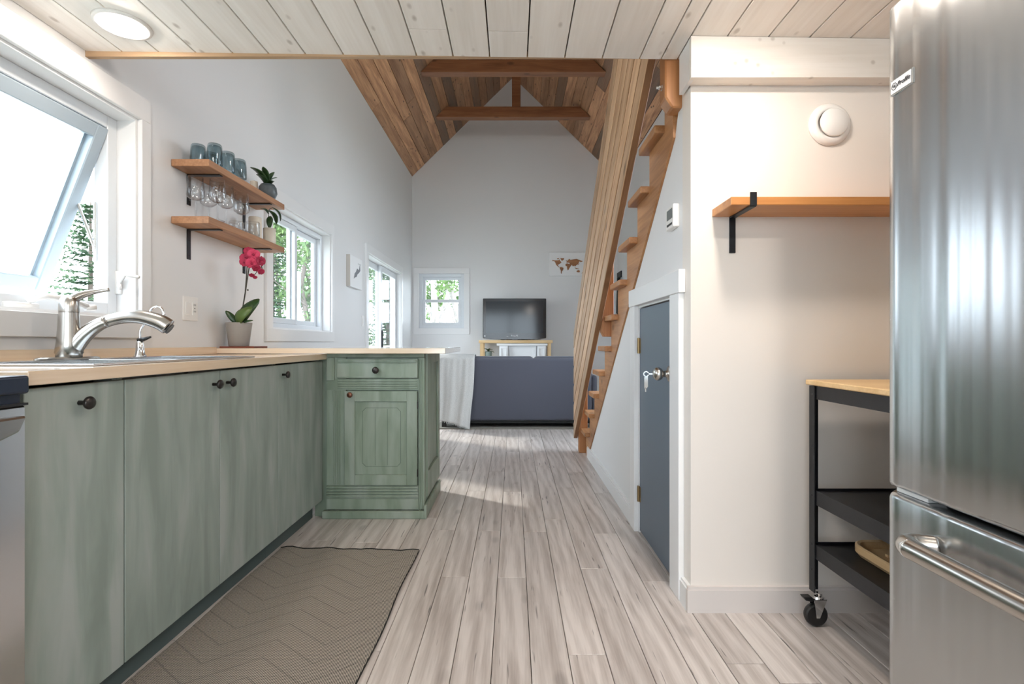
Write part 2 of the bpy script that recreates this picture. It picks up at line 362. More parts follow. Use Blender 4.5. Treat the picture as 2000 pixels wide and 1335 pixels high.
M['leaf'] = leafmat('orchid_leaf', (.018, .05, .018), (.04, .10, .028), .3)
M['leaflite'] = leafmat('orchid_leaf_light', (.07, .13, .03), (.13, .21, .05), .35)
M['stem'] = flat('plant_stem', (.05, .045, .03), .6)
M['petal'] = flat('magenta_petal', (.68, .045, .13), .55, var=.25, bscale=40, sheen=.3)
M['petaldk'] = flat('dark_magenta_petal', (.36, .015, .06), .55, var=.25, bscale=40)
M['coaster'] = flat('mahogany_coaster', (.20, .05, .025), .35)
M['maproot'] = wood('map_walnut', (.22, .085, .03), (.40, .17, .06), 'x', .5, .1, 0, 2, 1)
M['canvas'] = flat('white_canvas', (.84, .85, .86), .8, bump=.2, bscale=500)
M['canvasside'] = flat('canvas_edge', (.60, .57, .53), .8)
M['sketch'] = flat('grey_sketch', (.22, .23, .25), .8, var=.6, bscale=60)
M['blanket'] = flat('grey_knit_blanket', (.56, .57, .56), .95, bump=1.0, bscale=150, var=.25)
M['spruce'] = leafmat('spruce_needles', (.07, .12, .08), (.15, .25, .13), .8)
M['leafy'] = leafmat('broadleaf_foliage', (.09, .17, .07), (.26, .40, .14), .8)
M['bark'] = flat('bark', (.20, .16, .14), .9, bump=.8, bscale=20, var=.4)
M['birch'] = flat('birch_bark', (.42, .38, .36), .8, bump=.5, bscale=14, var=.6)
M['grass'] = flat('gravel_and_grass', (.34, .35, .31), .95, var=.4, bscale=4)
M['deck'] = wood('deck_boards', (.42, .40, .37), (.60, .58, .55), 'y', .7, .1, .2)
M['tealpost'] = flat('pale_teal_paint', (.38, .55, .57), .6)
M['lamp'] = flat('lamp_lens', (.9, .9, .9), .4, emis=((1.0, .88, .77), LAMP_POWER))
M['lampsoft'] = flat('dimmer_lamp_lens', (.9, .9, .9), .4, emis=((1.0, .88, .77), 90.0))
M['fill_lamp'] = flat('loft_fill_lens', (.9, .9, .9), .4, emis=((1.0, .95, .90), 130.0))
M['roof'] = flat('roof_deck', (.05, .04, .035), .9)
M['bluething'] = flat('blue_fabric', (.13, .22, .33), .9)

def text(s, size, mat, parent, loc, rot, name='lettering', ext=.0006, shear=0):
    cu = bpy.data.curves.new(name, 'FONT'); cu.body = s; cu.size = size; cu.extrude = ext; cu.align_x = 'CENTER'; cu.align_y = 'CENTER'; cu.shear = shear
    tmp = bpy.data.objects.new(name, cu); COL.objects.link(tmp); bpy.context.view_layer.update()
    me = bpy.data.meshes.new_from_object(tmp.evaluated_get(bpy.context.evaluated_depsgraph_get())); bpy.data.objects.remove(tmp)
    if not me.materials: me.materials.append(mat)
    o = bpy.data.objects.new(name, me); o.rotation_euler = rot
    link(o, parent, loc); return o

# ------------------------------------------------------------------ room shell
XL, XR, YB, YF = -1.64, 1.69, -2.2, 8.30
def grid_wall(name, axis, p0, p1, u0, u1, z0, z1, holes, mat, extra=None):
    """wall slab between p0..p1 on its thin axis; u runs along it; holes = (u0,u1,z0,z1)"""
    bm = NB(); us = sorted({u0, u1, *[h[0] for h in holes], *[h[1] for h in holes]}); zs = sorted({z0, z1, *[h[2] for h in holes], *[h[3] for h in holes]})
    for a, b in zip(us, us[1:]):
        for c, d in zip(zs, zs[1:]):
            mu, mz = (a+b)/2, (c+d)/2
            if any(h[0] < mu < h[1] and h[2] < mz < h[3] for h in holes): continue
            if axis == 'x': bx(bm, p0, p1, a, b, c, d)
            else: bx(bm, a, b, p0, p1, c, d)
    if extra: extra(bm)
    return T(O(name, bm, mat), kind='structure')
W1 = (.62, 2.235, 1.085, 1.955)      # kitchen awning window opening (Y0,Y1,Z0,Z1)
W2 = (3.458, 4.590, 1.075, 1.945)
D1 = (5.75, 7.48, .03, 1.99)
W3 = (-1.527, -.798, 1.215, 2.10)    # far wall (X0,X1,Z0,Z1)
wl = grid_wall('wall_left', 'x', XL-.16, XL, YB-.15, YF+.15, 0, 3.70, [W1, W2, D1], M['wall'])
W4 = (3.0, 5.5, .9, 2.9)
wr = grid_wall('wall_right', 'x', XR, XR+.16, YB-.15, YF+.15, 0, 3.62, [W4], M['wall'])
PK = 5.28
def gable(y0, y1):
    return lambda bm: prism(bm, [(XL-.16, 3.52), (XR+.16, 3.46), (XR+.16, 3.47), (0, PK), (XL-.16, 3.51)], 'y', y0, y1)
def gable2(y0, y1):
    return lambda bm: prism(bm, [(XL, 3.6), (XR, 3.6), (XR, 3.64), (0.0, PK), (XL, 3.68)], 'y', y0, y1)
wf = grid_wall('wall_far', 'y', YF, YF+.15, XL, XR, 0, 3.6, [W3], M['wall'], gable2(YF, YF+.15))
W5 = (-1.3, 1.3, .5, 2.0); W6 = (-1.1, 1.1, 2.45, 3.55)
wb = grid_wall('wall_back', 'y', YB-.15, YB, XL, XR, 0, 3.6, [W5, W6], M['wall_lamp_warm'], gable2(YB-.15, YB))
# roof deck above the boards
bm = NB(); prism(bm, [(XL-.3, 3.67-.29+.03), (0, PK+.03), (0, PK+.16), (XL-.3, 3.67-.29+.16)], 'y', YB-.3, YF+.3)
prism(bm, [(XR+.3, 3.63-.29+.03), (0, PK+.03), (0, PK+.16), (XR+.3, 3.63-.29+.16)], 'y', YB-.3, YF+.3)
T(O('roof', bm, M['roof']), kind='structure')

# floor: sub-floor + laminate planks, each its own piece
fl = T(B('floor', (XL, XR, YB, YF, -.10, -.009), M['subfloor']), kind='structure')
PW = .11922; X0 = .054
joints = {-4: 1.26, -5: 1.63, -3: 1.63, -2: 2.149, -1: .90, }
JO = {-4: 2.865-1.235*0, -3: 2.685, }
# column k lies between X0+(k)*PW and X0+(k+1)*PW ; one known joint depth for each
known = {-6: 2.2, -5: 2.865, -4: 2.685, -3: 2.149, -2: 2.67, -1: 2.141, 0: 2.656, 1: 1.61, 2: 2.224, 3: 2.634, 4: 2.104, 5: 2.8, 6: 1.474, 7: 2.25, 8: 2.7}
kk = -15
meshcache = {}
def plank_mesh(name, w, l, t, mat, bev=.0012):
    key = (round(w, 4), round(l, 4), t, mat.name)
    if key in meshcache: return meshcache[key]
    bm = NB(); bx(bm, -w/2, w/2, -l/2, l/2, -t, 0)
    top = [e for e in bm.edges if all(abs(v.co.z) < 1e-6 for v in e.verts)]
    bmesh.ops.bevel(bm, geom=top, offset=bev, segments=1, affect='EDGES')
    me = bpy.data.meshes.new(name); bm.to_mesh(me); bm.free(); me.materials.append(mat); meshcache[key] = me; return me
def put(name, me, parent, loc, rot=None):
    o = bpy.data.objects.new(name, me)
    if rot is not None: o.rotation_euler = rot
    return link(o, parent, loc)
nplk = 0
for k in range(-15, 15):
    xa, xb = X0+k*PW, X0+(k+1)*PW
    xa, xb = max(xa, XL), min(xb, XR)
    if xb-xa < .02: continue
    y0 = known.get(k, R.uniform(0, 1.235)) % 1.235
    ys = [YB]; y = y0 - 3*1.235
    while y < YF:
        if y > YB+.1: ys.append(y)
        y += 1.235
    ys.append(YF)
    for a, b in zip(ys, ys[1:]):
        if b-a < .05: continue
        g = .0022
        put('plank', plank_mesh('plank', xb-xa-g, b-a-g, .009, M['floor']), fl, ((xa+xb)/2, (a+b)/2, 0)); nplk += 1

# loft ceiling: whitewashed boards under a slab, slightly out of level
def zc(x): return 2.074 - .0142*x
EDGE = 1.965
bm = NB(); v = []
prism(bm, [(XL, zc(XL)+.022), (XR, zc(XR)+.022), (XR, zc(XR)+.19), (XL, zc(XL)+.19)], 'y', YB, EDGE-.004)
ce = T(O('ceiling', bm, M['roof']), kind='structure')
seams = [XL]+[(x-1002.4)*EDGE/1000 for x in (239, 311, 383, 455, 525, 597, 671, 742, 814, 885, 956.5, 1030, 1103, 1176, 1249, 1291, 1323)]
x = .758
while x < XR-.03: seams.append(x); x += .1455
seams.append(XR)
tilt = math.atan(.0142)
for i, (a, b) in enumerate(zip(seams, seams[1:])):
    y1 = EDGE
    js = [YB, R.uniform(-1.6, -.6), R.uniform(.1, 1.4), y1]
    if i == 9: js = [YB, -1, .6, 1.797, y1]
    if i == 11: js = [YB, -.7, .4, 1.802, y1]
    for c, d in zip(js, js[1:]):
        g = .0048
        me = plank_mesh('plank', b-a-g, d-c-.003, .02, M['whitewood'], .0015)
        xm = (a+b)/2
        put('plank', me, ce, (xm, (c+d)/2, zc(xm)), (0, PI+tilt, 0))
B('edge_strip', (XL, .575, EDGE-.003, EDGE+.015, 2.076, 2.20), M['edge'], ce)
# shift the strip to follow the slope
st = ce.children[-1]
for v in st.data.vertices: v.co.z += -.0142*(v.co.x + (XL+.575)/2) - .003

# cedar boards on the two roof slopes
cedar = E('ceiling', (0, 5, PK), kind='structure')
for side, eave in ((-1, (XL, 3.67)), (1, (XR, 3.63))):
    ex, ez = eave; dx, dz = -ex, PK-ez; ln = math.hypot(dx, dz); ang = math.atan2(dz, abs(dx))
    rows = 16; w = ln/rows
    for r in range(rows):
        t = (r+.5)/rows; cx, cz = ex+dx*t, ez+dz*t
        js = [EDGE-.3, R.uniform(3.2, 5.2), R.uniform(5.6, 7.6), YF]
        if r % 3 == 1: js = [EDGE-.3, R.uniform(3.8, 6.6), YF]
        for a, b in zip(js, js[1:]):
            me = plank_mesh('plank', w-.004, b-a-.003, .02, M['cedar'], .002)
            off = R.uniform(-.0015, .0015)
            if side < 0: rot = (0, PI-ang, 0)
            else: rot = (0, PI+ang, 0)
            put('plank', me, cedar, (cx, (a+b)/2, cz+off), rot)

# beams with king post
def beam(name, Y, label, post):
    e = E(name, (0, Y, 4.19), label, 'beam', None)
    hb = 3.213; hl = (PK-CAMZ-hb)*1.025
    tp = hb+.15
    tl = (PK-CAMZ-tp)*1.025
    bm = NB(); prism(bm, [(-hl+.01, CAMZ+hb), (hl-.01, CAMZ+hb), (tl-.01, CAMZ+tp), (-tl+.01, CAMZ+tp)], 'y', Y, Y+.118, bev=.004)
    O('beam_board', bm, M['beam'], e)
    if post: B('king_post', (-.018, .105, Y+.01, Y+.11, CAMZ+tp, PK-.13), M['beam'], e, bev=.003)
    return e
beam('collar_beam', 6.08, 'nearer brown collar beam across the cedar roof, right behind the loft edge', False)
beam('collar_beam', 7.29, 'farther brown collar beam with a short king post, close to the far gable', True)

# ------------------------------------------------------------------ kitchen-side front wall, knee wall, bulkhead
YW = 1.875; XK = .650
T(B('wall_front', (XK, XR, YW, YW+.09, 0, 2.06), M['wall_lamp_warm']), kind='structure')
def sl_under(Y): return CAMZ + .9 - .775*(Y-1.948)      # under side of the stair stringer
bm = NB(); 
dn0, dn1, dtop = 2.06, 2.66, 1.170      # closet door opening
def kz(Y): return min(2.05, sl_under(Y)-.0)
y_end = 4.40
prism(bm, [(YW+.09, 0), (dn0, 0), (dn0, kz(dn0)), (YW+.09, 2.0)], 'x', XK, XK+.07)
prism(bm, [(dn0, dtop), (dn1, dtop), (dn1, kz(dn1)), (dn0, kz(dn0))], 'x', XK, XK+.07)
prism(bm, [(dn1, 0), (y_end, 0), (y_end, max(.02, kz(y_end))), (dn1, kz(dn1))], 'x', XK, XK+.07)
T(O('wall_stair', bm, M['wall']), kind='structure')
# dark closet lining behind the door is closed by its leaf
BH = 1.81
bm = NB(); prism(bm, [(.629, 1.918), (XR, 1.918), (XR, zc(XR)-.001), (.629, zc(.629)-.001)], 'y', BH, BH+.02)
e = E('trim_1', (1.1, BH, 1.92), 'whitewashed boxed bulkhead under the loft ceiling beside the fridge', kind='structure')
O('front_board', bm, M['whitewoodx'], e)
B('bottom_board', (.645, XR, BH+.021, YW-.001, 1.920, 1.938), M['whitewoodx'], e)
bm = NB(); prism(bm, [(BH+.021, 1.918), (1.94, 1.918), (1.94, zc(.63)-.002), (BH+.021, zc(.63)-.002)], 'x', .629, .644); O('side_board', bm, M['trim'], e)

# baseboards
def base_profile(z): return [(0, 0), (.016, 0), (.016, z-.012), (.010, z), (0, z)]
bm = NB(); bx(bm, XK-.018, XR, YW-.018, YW, 0, .082); bx(bm, XK-.015, XR, YW-.013, YW, .082, .092)
T(O('baseboard_front', bm, M['basewarm']), kind='structure')
bm = NB(); bx(bm, XK-.018, XK, YW, 1.945, 0, .082); bx(bm, XK-.013, XK, YW, 1.945, .082, .092)
bx(bm, XK-.018, XK, 2.755, 4.40, 0, .082); bx(bm, XK-.013, XK, 2.755, 4.40, .082, .092)
T(O('baseboard_stair', bm, M['trim']), kind='structure')
bm = NB(); bx(bm, XL, XR, YF-.016, YF, 0, .09); T(O('baseboard_far', bm, M['trim']), kind='structure')

# ------------------------------------------------------------------ windows
def casing_x(e, y0, y1, z0, z1, w=.09, t=.02, X=XL, bottom=True, head=None, mat=None):
    mat = mat or M['trim']; h = head or w; s = 1 if X < 0 else -1
    a, b = (X, X+t) if X < 0 else (X-t, X)
    B('casing', (a, b, y0-w, y1+w*.6, z1, z1+h), mat, e, bev=.002)
    B('casing', (a, b, y0-w, y0, z0, z1), mat, e, bev=.002)
    B('casing', (a, b, y1, y1+w*.6, z0, z1), mat, e, bev=.002)
    if bottom: B('casing', (a, b, y0-w, y1+w*.6, z0-.085, z0), mat, e, bev=.002)
def jambs(e, y0, y1, z0, z1, X0, X1, t=.012, mat=None):
    bm = NB(); bx(bm, X0, X1, y0, y0+t, z0, z1); bx(bm, X0, X1, y1-t, y1, z0, z1); bx(bm, X0, X1, y0+t, y1-t, z1-t, z1); bx(bm, X0, X1, y0+t, y1-t, z0, z0+t)
    O('jamb', bm, mat or M['trim'], e)
def sash_x(e, name, y0, y1, z0, z1, X, w=.045, t=.03, mat=None):
    bm = NB(); a, b = X-t/2, X+t/2
    bx(bm, a, b, y0, y0+w, z0, z1, .003); bx(bm, a, b, y1-w, y1, z0, z1, .003); bx(bm, a, b, y0+w, y1-w, z0, z0+w, .003); bx(bm, a, b, y0+w, y1-w, z1-w, z1, .003)
    s = O(name, bm, mat or M['vinyl'], e)
    B('pane', (X-.004, X+.004, y0+w-.004, y1-w+.004, z0+w-.004, z1-w+.004), M['glass'], s)
    return s
# window 1: awning window over the sink, pushed open at the bottom
w1 = E('window_1', (XL, 1.43, W1[2]), 'white kitchen window over the sink, its awning sash pushed open', kind='structure')
casing_x(w1, *W1, w=.095, head=.10)
w1.children[2].scale.y = 1
jambs(w1, *W1, XL-.15, XL)
fy0, fy1, fz0, fz1 = W1[0]+.012, W1[1]-.012, W1[2]+.012, W1[3]-.012
bm = NB(); fw = .052; xa, xb = XL-.14, XL-.080
bx(bm, xa, xb, fy0, fy0+fw, fz0, fz1, .003); bx(bm, xa, xb, fy1-fw, fy1, fz0, fz1, .003); bx(bm, xa, xb, fy0+fw, fy1-fw, fz0, fz0+fw, .003); bx(bm, xa, xb, fy0+fw, fy1-fw, fz1-fw, fz1, .003)
O('window_frame', bm, M['vinyl'], w1)
# sash hinged at the top, swung outward
sy0, sy1 = fy0+fw+.004, fy1-fw-.004; sh = fz1-fz0-2*fw-.01; sw = .055
hinge = Vector((XL-.088, (sy0+sy1)/2, fz1-fw-.004)); a = math.radians(21)
def swing(bm):
    for v in bm.verts:
        x, z = v.co.x, v.co.z
        v.co = Vector((hinge.x + x*math.cos(a) + z*math.sin(a), v.co.y, hinge.z + z*math.cos(a) - x*math.sin(a)))
    return bm
bm = NB(); bx(bm, -.02, .02, sy0, sy0+sw, -sh, 0, .004); bx(bm, -.02, .02, sy1-sw, sy1, -sh, 0, .004); bx(bm, -.02, .02, sy0+sw, sy1-sw, -sw, 0, .004); bx(bm, -.02, .02, sy0+sw, sy1-sw, -sh, -sh+sw, .004)
bx(bm, -.028, -.012, sy1-sw-.012, sy1-sw, -sh+.02, -.02)
sash = O('sash', swing(bm), M['vinyl_backlit'], w1)
bm = NB(); bx(bm, -.004, .004, sy0+sw-.005, sy1-sw+.005, -sh+sw-.005, -sw+.005); O('pane', swing(bm), M['glass'], sash)
bm = NB(); p1 = Vector((hinge.x-.5*sh*math.sin(a)+.02, sy1-.01, hinge.z-.42*sh)); p2 = Vector((XL-.13, sy1+.002, hinge.z-.70*sh)); tube(bm, [p1, p2], .006, 6)
tube(bm, [p2+Vector((0, 0, .2)), p2-Vector((0, 0, .05))], .007, 6); O('hinge_arm', bm, M['chrome'], w1)
# crank on the sill and cam latch on the jamb
def handle_pts(px): return [at(x, y, Y) for (x, y, Y) in px]
bm = NB(); bx(bm, XL-.09, XL-.05, 1.72, 1.83, W1[2]+.012, W1[2]+.035, .004)
tube(bm, [(XL-.06, 1.79, W1[2]+.04), (XL-.03, 1.83, W1[2]+.062), (XL-.02, 1.91, W1[2]+.055), (XL-.02, 1.99, W1[2]+.036)], [.009, .011, .010, .013], 10); tube(bm, [(XL-.02, 1.985, W1[2]+.03), (XL-.01, 2.02, W1[2]+.034)], .012, 8)
O('crank_handle', bm, M['white'], w1, True)
bm = NB(); bx(bm, XL-.085, XL-.055, W1[1]-.024, W1[1]-.012, 1.19, 1.29, .003); tube(bm, [(XL-.06, W1[1]-.028, 1.235), (XL-.03, W1[1]-.034, 1.275), (XL+.03, W1[1]-.032, 1.262)], [.009, .009, .007], 8); tube(bm, [(XL-.06, W1[1]-.028, 1.235), (XL-.045, W1[1]-.04, 1.215)], .008, 8)
O('latch_lever', bm, M['white'], w1, True)

# window 2: horizontal slider
w2 = E('window_2', (XL, 4.0, W2[2]), 'white sliding window between the open shelves and the patio door', kind='structure')
casing_x(w2, *W2, w=.088, head=.095); jambs(w2, *W2, XL-.15, XL)
bm = NB(); y0, y1, z0, z1 = W2[0]+.012, W2[1]-.012, W2[2]+.012, W2[3]-.012
for (a_, b_, c_, d_) in ((y0, y0+.035, z0, z1), (y1-.035, y1, z0, z1), (y0+.035, y1-.035, z0, z0+.035), (y0+.035, y1-.035, z1-.035, z1)): bx(bm, XL-.145, XL-.07, a_, b_, c_, d_, .003)
O('window_frame', bm, M['vinyl'], w2)
sash_x(w2, 'sash', y0+.036, y0+.60, z0+.036, z1-.036, XL-.092, .04)
sash_x(w2, 'sash', y0+.545, y1-.036, z0+.036, z1-.036, XL-.126, .04)
# patio door
d1 = E('door_1', (XL, 6.6, 0), 'white sliding patio door in the left wall by the far corner', kind='structure')
casing_x(d1, *D1, w=.09, head=.095, bottom=False); jambs(d1, *D1, XL-.15, XL)
s1 = sash_x(d1, 'door_leaf', D1[0]+.013, D1[0]+.92, D1[2]+.013, D1[3]-.013, XL-.12, .075, .035)
s2 = sash_x(d1, 'door_leaf', D1[0]+.84, D1[1]-.013, D1[2]+.013, D1[3]-.013, XL-.08, .075, .035)
B('door_handle', (XL-.064, XL-.045, D1[0]+.865, D1[0]+.89, .92, 1.14), M['blackmetal'], s2, bev=.003)
# far window, double hung
w3 = E('window_3', ((W3[0]+W3[1])/2, YF, W3[2]), 'white double-hung window in the far wall left of the television', kind='structure')
for b in ((W3[0]-.088, W3[1]+.09, W3[3], W3[3]+.088), (W3[0]-.088, W3[1]+.09, W3[2]-.1, W3[2]), (W3[0]-.088, W3[0], W3[2], W3[3]), (W3[1], W3[1]+.09, W3[2], W3[3])):
    B('casing', (b[0], b[1], YF-.02, YF, b[2], b[3]), M['trim'], w3, bev=.002)
bm = NB(); x0, x1, z0, z1 = W3
for b in ((x0, x0+.05, z0, z1), (x1-.05, x1, z0, z1), (x0+.05, x1-.05, z0, z0+.05), (x0+.05, x1-.05, z1-.05, z1)): bx(bm, b[0], b[1], YF+.03, YF+.13, b[2], b[3], .003)
O('window_frame', bm, M['vinyl'], w3)
zm = CAMZ+(669-588)*YF/1000
for (za, zb, yy) in ((z0+.05, zm+.03, YF+.055), (zm-.01, z1-.05, YF+.095)):
    bm = NB(); q0, q1 = x0+.052, x1-.052
    for b in ((q0, q0+.045, za, zb), (q1-.045, q1, za, zb), (q0+.045, q1-.045, za, za+.045), (q0+.045, q1-.045, zb-.045, zb)): bx(bm, b[0], b[1], yy-.015, yy+.015, b[2], b[3], .002)
    s = O('sash', bm, M['vinyl'], w3); B('pane', (q0+.04, q1-.04, yy-.004, yy+.004, za+.04, zb-.04), M['glass'], s)
# added fill-light windows outside the view: right wall and behind the camera
w4 = E('fill_window_4', (XR, 4.3, 1), 'added fill-light window in the right wall, hidden behind the stairs', kind='structure'); casing_x(w4, *W4, X=XR)
sash_x(w4, 'sash', W4[0], W4[1], W4[2], W4[3], XR+.08, .05)
w5 = E('fill_window_5', (-.1, YB, .9), 'added fill-light window in the wall behind the camera', kind='structure')
bm = NB()
for b in ((W5[0]-.09, W5[1]+.09, W5[3], W5[3]+.06), (W5[0]-.09, W5[1]+.09, W5[2]-.09, W5[2]), (W5[0]-.09, W5[0], W5[2], W5[3]), (W5[1], W5[1]+.09, W5[2], W5[3]), (-.14, -.06, W5[2], W5[3])): bx(bm, b[0], b[1], YB, YB+.02, b[2], b[3])
O('casing', bm, M['trim'], w5)
B('pane', (W5[0], W5[1], YB-.08, YB-.072, W5[2], W5[3]), M['glass'], w5)

w6 = E('fill_window_6', (0, YB, 2.45), 'added fill-light window in the loft gable behind the camera', kind='structure')  # unseen window added to brighten the living area
bm = NB()
for b in ((W6[0]-.09, W6[1]+.09, W6[3], W6[3]+.09), (W6[0]-.09, W6[1]+.09, W6[2]-.09, W6[2]), (W6[0]-.09, W6[0], W6[2], W6[3]), (W6[1], W6[1]+.09, W6[2], W6[3])): bx(bm, b[0], b[1], YB, YB+.02, b[2], b[3])
O('casing', bm, M['trim'], w6); B('pane', (W6[0], W6[1], YB-.08, YB-.072, W6[2], W6[3]), M['glass'], w6)
# ------------------------------------------------------------------ closet door in the stair wall
d2 = E('door_2', (XK, 2.36, 0), 'small slate grey closet door under the stairs, with keys in its knob', kind='structure')
cx0, cx1 = XK-.022, XK
B('casing', (cx0, cx1, 1.945, dn0, 0, dtop), M['trim'], d2, bev=.002)
B('casing', (cx0, cx1, dn1, 2.755, 0, dtop), M['trim'], d2, bev=.002)
B('casing', (cx0-.004, cx1, 1.93, 2.77, dtop, dtop+.088), M['trim'], d2, bev=.002)
bm = NB(); bx(bm, XK, XK+.075, dn0, dn0+.01, 0, dtop-.01); bx(bm, XK, XK+.075, dn1-.01, dn1, 0, dtop-.01); bx(bm, XK, XK+.075, dn0, dn1, dtop-.01, dtop); O('jamb', bm, M['trim'], d2)
leaf = B('door_leaf', (XK+.004, XK+.039, dn0+.014, dn1-.014, .012, dtop-.016), M['doorgrey'], d2, bev=.0015)
for z in (.20, .965):
    bm = NB(); tube(bm, [(XK-.002, dn1-.010, z-.04), (XK-.002, dn1-.010, z+.04)], .0065, 10); bx(bm, XK+.0, XK+.0035, dn1-.035, dn1-.012, z-.038, z+.038); O('hinge', bm, M['brass'], leaf)
ky, kz_ = 2.135, .850
RM = Matrix.Rotation(-PI/2, 3, 'Y')
bm = NB(); lathe(bm, [(0, 0), (.034, 0), (.034, .004), (.028, .009), (.014, .012), (.012, .030), (.022, .036), (.028, .046), (.027, .058), (.018, .068), (0, .070)], (XK+.004, ky, kz_), 32, RM)
O('door_knob', bm, M['steel2'], leaf, True)
bm = NB(); x = XK-.068; bx(bm, x-.020, x, ky-.001, ky+.001, kz_-.003, kz_+.003); lathe(bm, [(.008, -.001), (.012, -.001), (.012, .001), (.008, .001)], (x-.028, ky, kz_), 16, Matrix.Rotation(PI/2, 3, 'X'), close=True)
bx(bm, x-.036, x-.024, ky-.002, ky-.0005, kz_-.06, kz_-.012); bx(bm, x-.030, x-.020, ky+.001, ky+.0025, kz_-.055, kz_-.010)
bx(bm, x-.033, x-.028, ky-.002, ky-.0005, kz_-.075, kz_-.058); O('key', bm, M['chrome'], leaf)

# ------------------------------------------------------------------ staircase and railing
TZ = [(2.165, .922), (2.406, .737), (2.638, .546), (2.88, .357), (3.128, .174), (3.34, -.023), (3.58, -.20), (3.82, -.382), (4.035, -.562), (4.278, -.755), (4.50, -.98)]
stair = E('staircase', (1.1, 4.4, 0), 'open-riser pine staircase climbing to the loft along the white stair wall', 'staircase')
XS = .640
def stringer(x0, x1):
    t = .034; pts = []
    # top saw-tooth profile from the loft down to the floor
    pts.append((2.05, CAMZ+TZ[0][1]+.13)); pts.append((TZ[0][0], CAMZ+TZ[0][1]+.13))
    for i in range(10):
        y, h = TZ[i]; yn = TZ[i+1][0]
        pts.append((y, CAMZ+h-t)); pts.append((yn, CAMZ+h-t))
    pts.append((4.50, .0)); pts.append((4.405, 0)); 
    pts.append((2.05, sl_under(2.05)))
    return prism(NB(), pts, 'x', x0, x1)
O('stringer', stringer(XS, XS+.040), M['pine'], stair); O('stringer', stringer(1.60, 1.64), M['pine'], stair)
for i in range(10):
    y, h = TZ[i]; yn = TZ[i+1][0]
    B('tread', (.597, 1.66, y+.001, yn+.036, CAMZ+h-.034, CAMZ+h), M['shelfwoodx'] if False else M['pine'], stair, bev=.006, seg=2)
rail = E('stair_railing', (.6, 4.6, 0), 'slanted stair railing of six long pine boards on posts beside the open stairs', 'railing')
def rl(Y): return CAMZ+1.15-.79*(Y-2.09)
ang = math.atan(.79); 
for k in range(6):
    off = .163*k; ytop = 2.0; yb = 4.64
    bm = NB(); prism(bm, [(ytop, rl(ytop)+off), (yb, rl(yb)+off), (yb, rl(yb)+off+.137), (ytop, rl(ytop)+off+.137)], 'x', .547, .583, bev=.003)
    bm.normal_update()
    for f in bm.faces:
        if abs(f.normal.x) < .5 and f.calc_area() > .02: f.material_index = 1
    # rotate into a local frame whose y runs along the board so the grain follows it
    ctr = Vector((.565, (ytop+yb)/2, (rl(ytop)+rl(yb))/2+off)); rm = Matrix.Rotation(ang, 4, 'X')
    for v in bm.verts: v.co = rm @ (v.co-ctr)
    o = O('rail_board', bm, [M['pinelight'], M['pine_edge_shade']], None, origin=(0, 0, 0)); o.parent = rail; o.location = ctr-wp(rail); o.rotation_euler.x = -ang; WP[o.name] = ctr
B('newel_post', (.585, .662, 4.552, 4.63, 0, CAMZ-.05), M['pinez'], rail, bev=.006)
bm = NB(); prism(bm, [(.603, CAMZ+.04), (.665, CAMZ+.04), (.665, CAMZ+1.20), (.585, CAMZ+1.20), (.585, CAMZ+.07)], 'y', 3.380, 3.455, bev=.003); O('rail_post', bm, M['pinez'], rail)
bm = NB(); prism(bm, [(.612, .905+CAMZ), (.662, .905+CAMZ), (.672, .93+CAMZ), (.672, CAMZ+1.9), (.585, CAMZ+1.9), (.585, .945+CAMZ)], 'y', 1.970, 2.048, bev=.006); tp = O('loft_post', bm, M['pinez'], rail)
bm = NB(); lathe(bm, [(0, 0), (.013, 0), (.013, .003), (.008, .004), (.008, .014), (.005, .015), (.005, .024), (0, .024)], (.585, 2.01, CAMZ+1.0), 6, RM); O('bolt', bm, M['chrome'], tp)

# ------------------------------------------------------------------ base cabinets
XD = -1.07
cab_label = {}
def knob(parent, x, y, z, mat=None, face='x', s=1.0):
    pr = [(0, 0), (.006, 0), (.0055, .016), (.010, .019), (.0155, .022), (.0165, .027), (.014, .031), (0, .033)]
    bm = NB(); lathe(bm, [(a*s, b*s) for a, b in pr], (x, y, z), 24, ROTX if face == 'x' else Matrix.Rotation(PI/2, 3, 'X'))
    return O('knob', bm, mat or M['bronze'], parent, True)
def cabinet(y0, y1, doors, label):
    e = E('base_cabinet', (-1.35, (y0+y1)/2, 0), label, 'cabinet', 'base cabinets under the worktop')
    bm = NB(); bx(bm, XL+.005, XD-.021, y0+.001, y0+.018, .10, .885); bx(bm, XL+.005, XD-.021, y1-.018, y1-.001, .10, .885); bx(bm, XL+.005, XD-.021, y0+.018, y1-.018, .10, .118); bx(bm, XL+.005, XL+.015, y0+.018, y1-.018, .118, .885)
    O('carcass', bm, M['green'], e)
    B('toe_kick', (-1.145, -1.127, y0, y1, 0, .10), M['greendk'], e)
    for (a, b, ky) in doors:
        d = B('door', (XD-.019, XD, a+.0016, b-.0016, .098, .878), M['green'], e, bev=.0012)
        knob(d, XD, ky, .832)
    return e
cabinet(1.118, 1.409, [(1.118, 1.409, 1.262)], 'narrow green base cabinet with one door, next to the stove')
cabinet(1.410, 2.329, [(1.410, 1.869, 1.825), (1.869, 2.329, 1.912)], 'wide green sink cabinet with two doors and paired knobs')
cabinet(2.330, 2.874, [(2.330, 2.872, 2.375)], 'green single-door base cabinet in the corner by the peninsula')

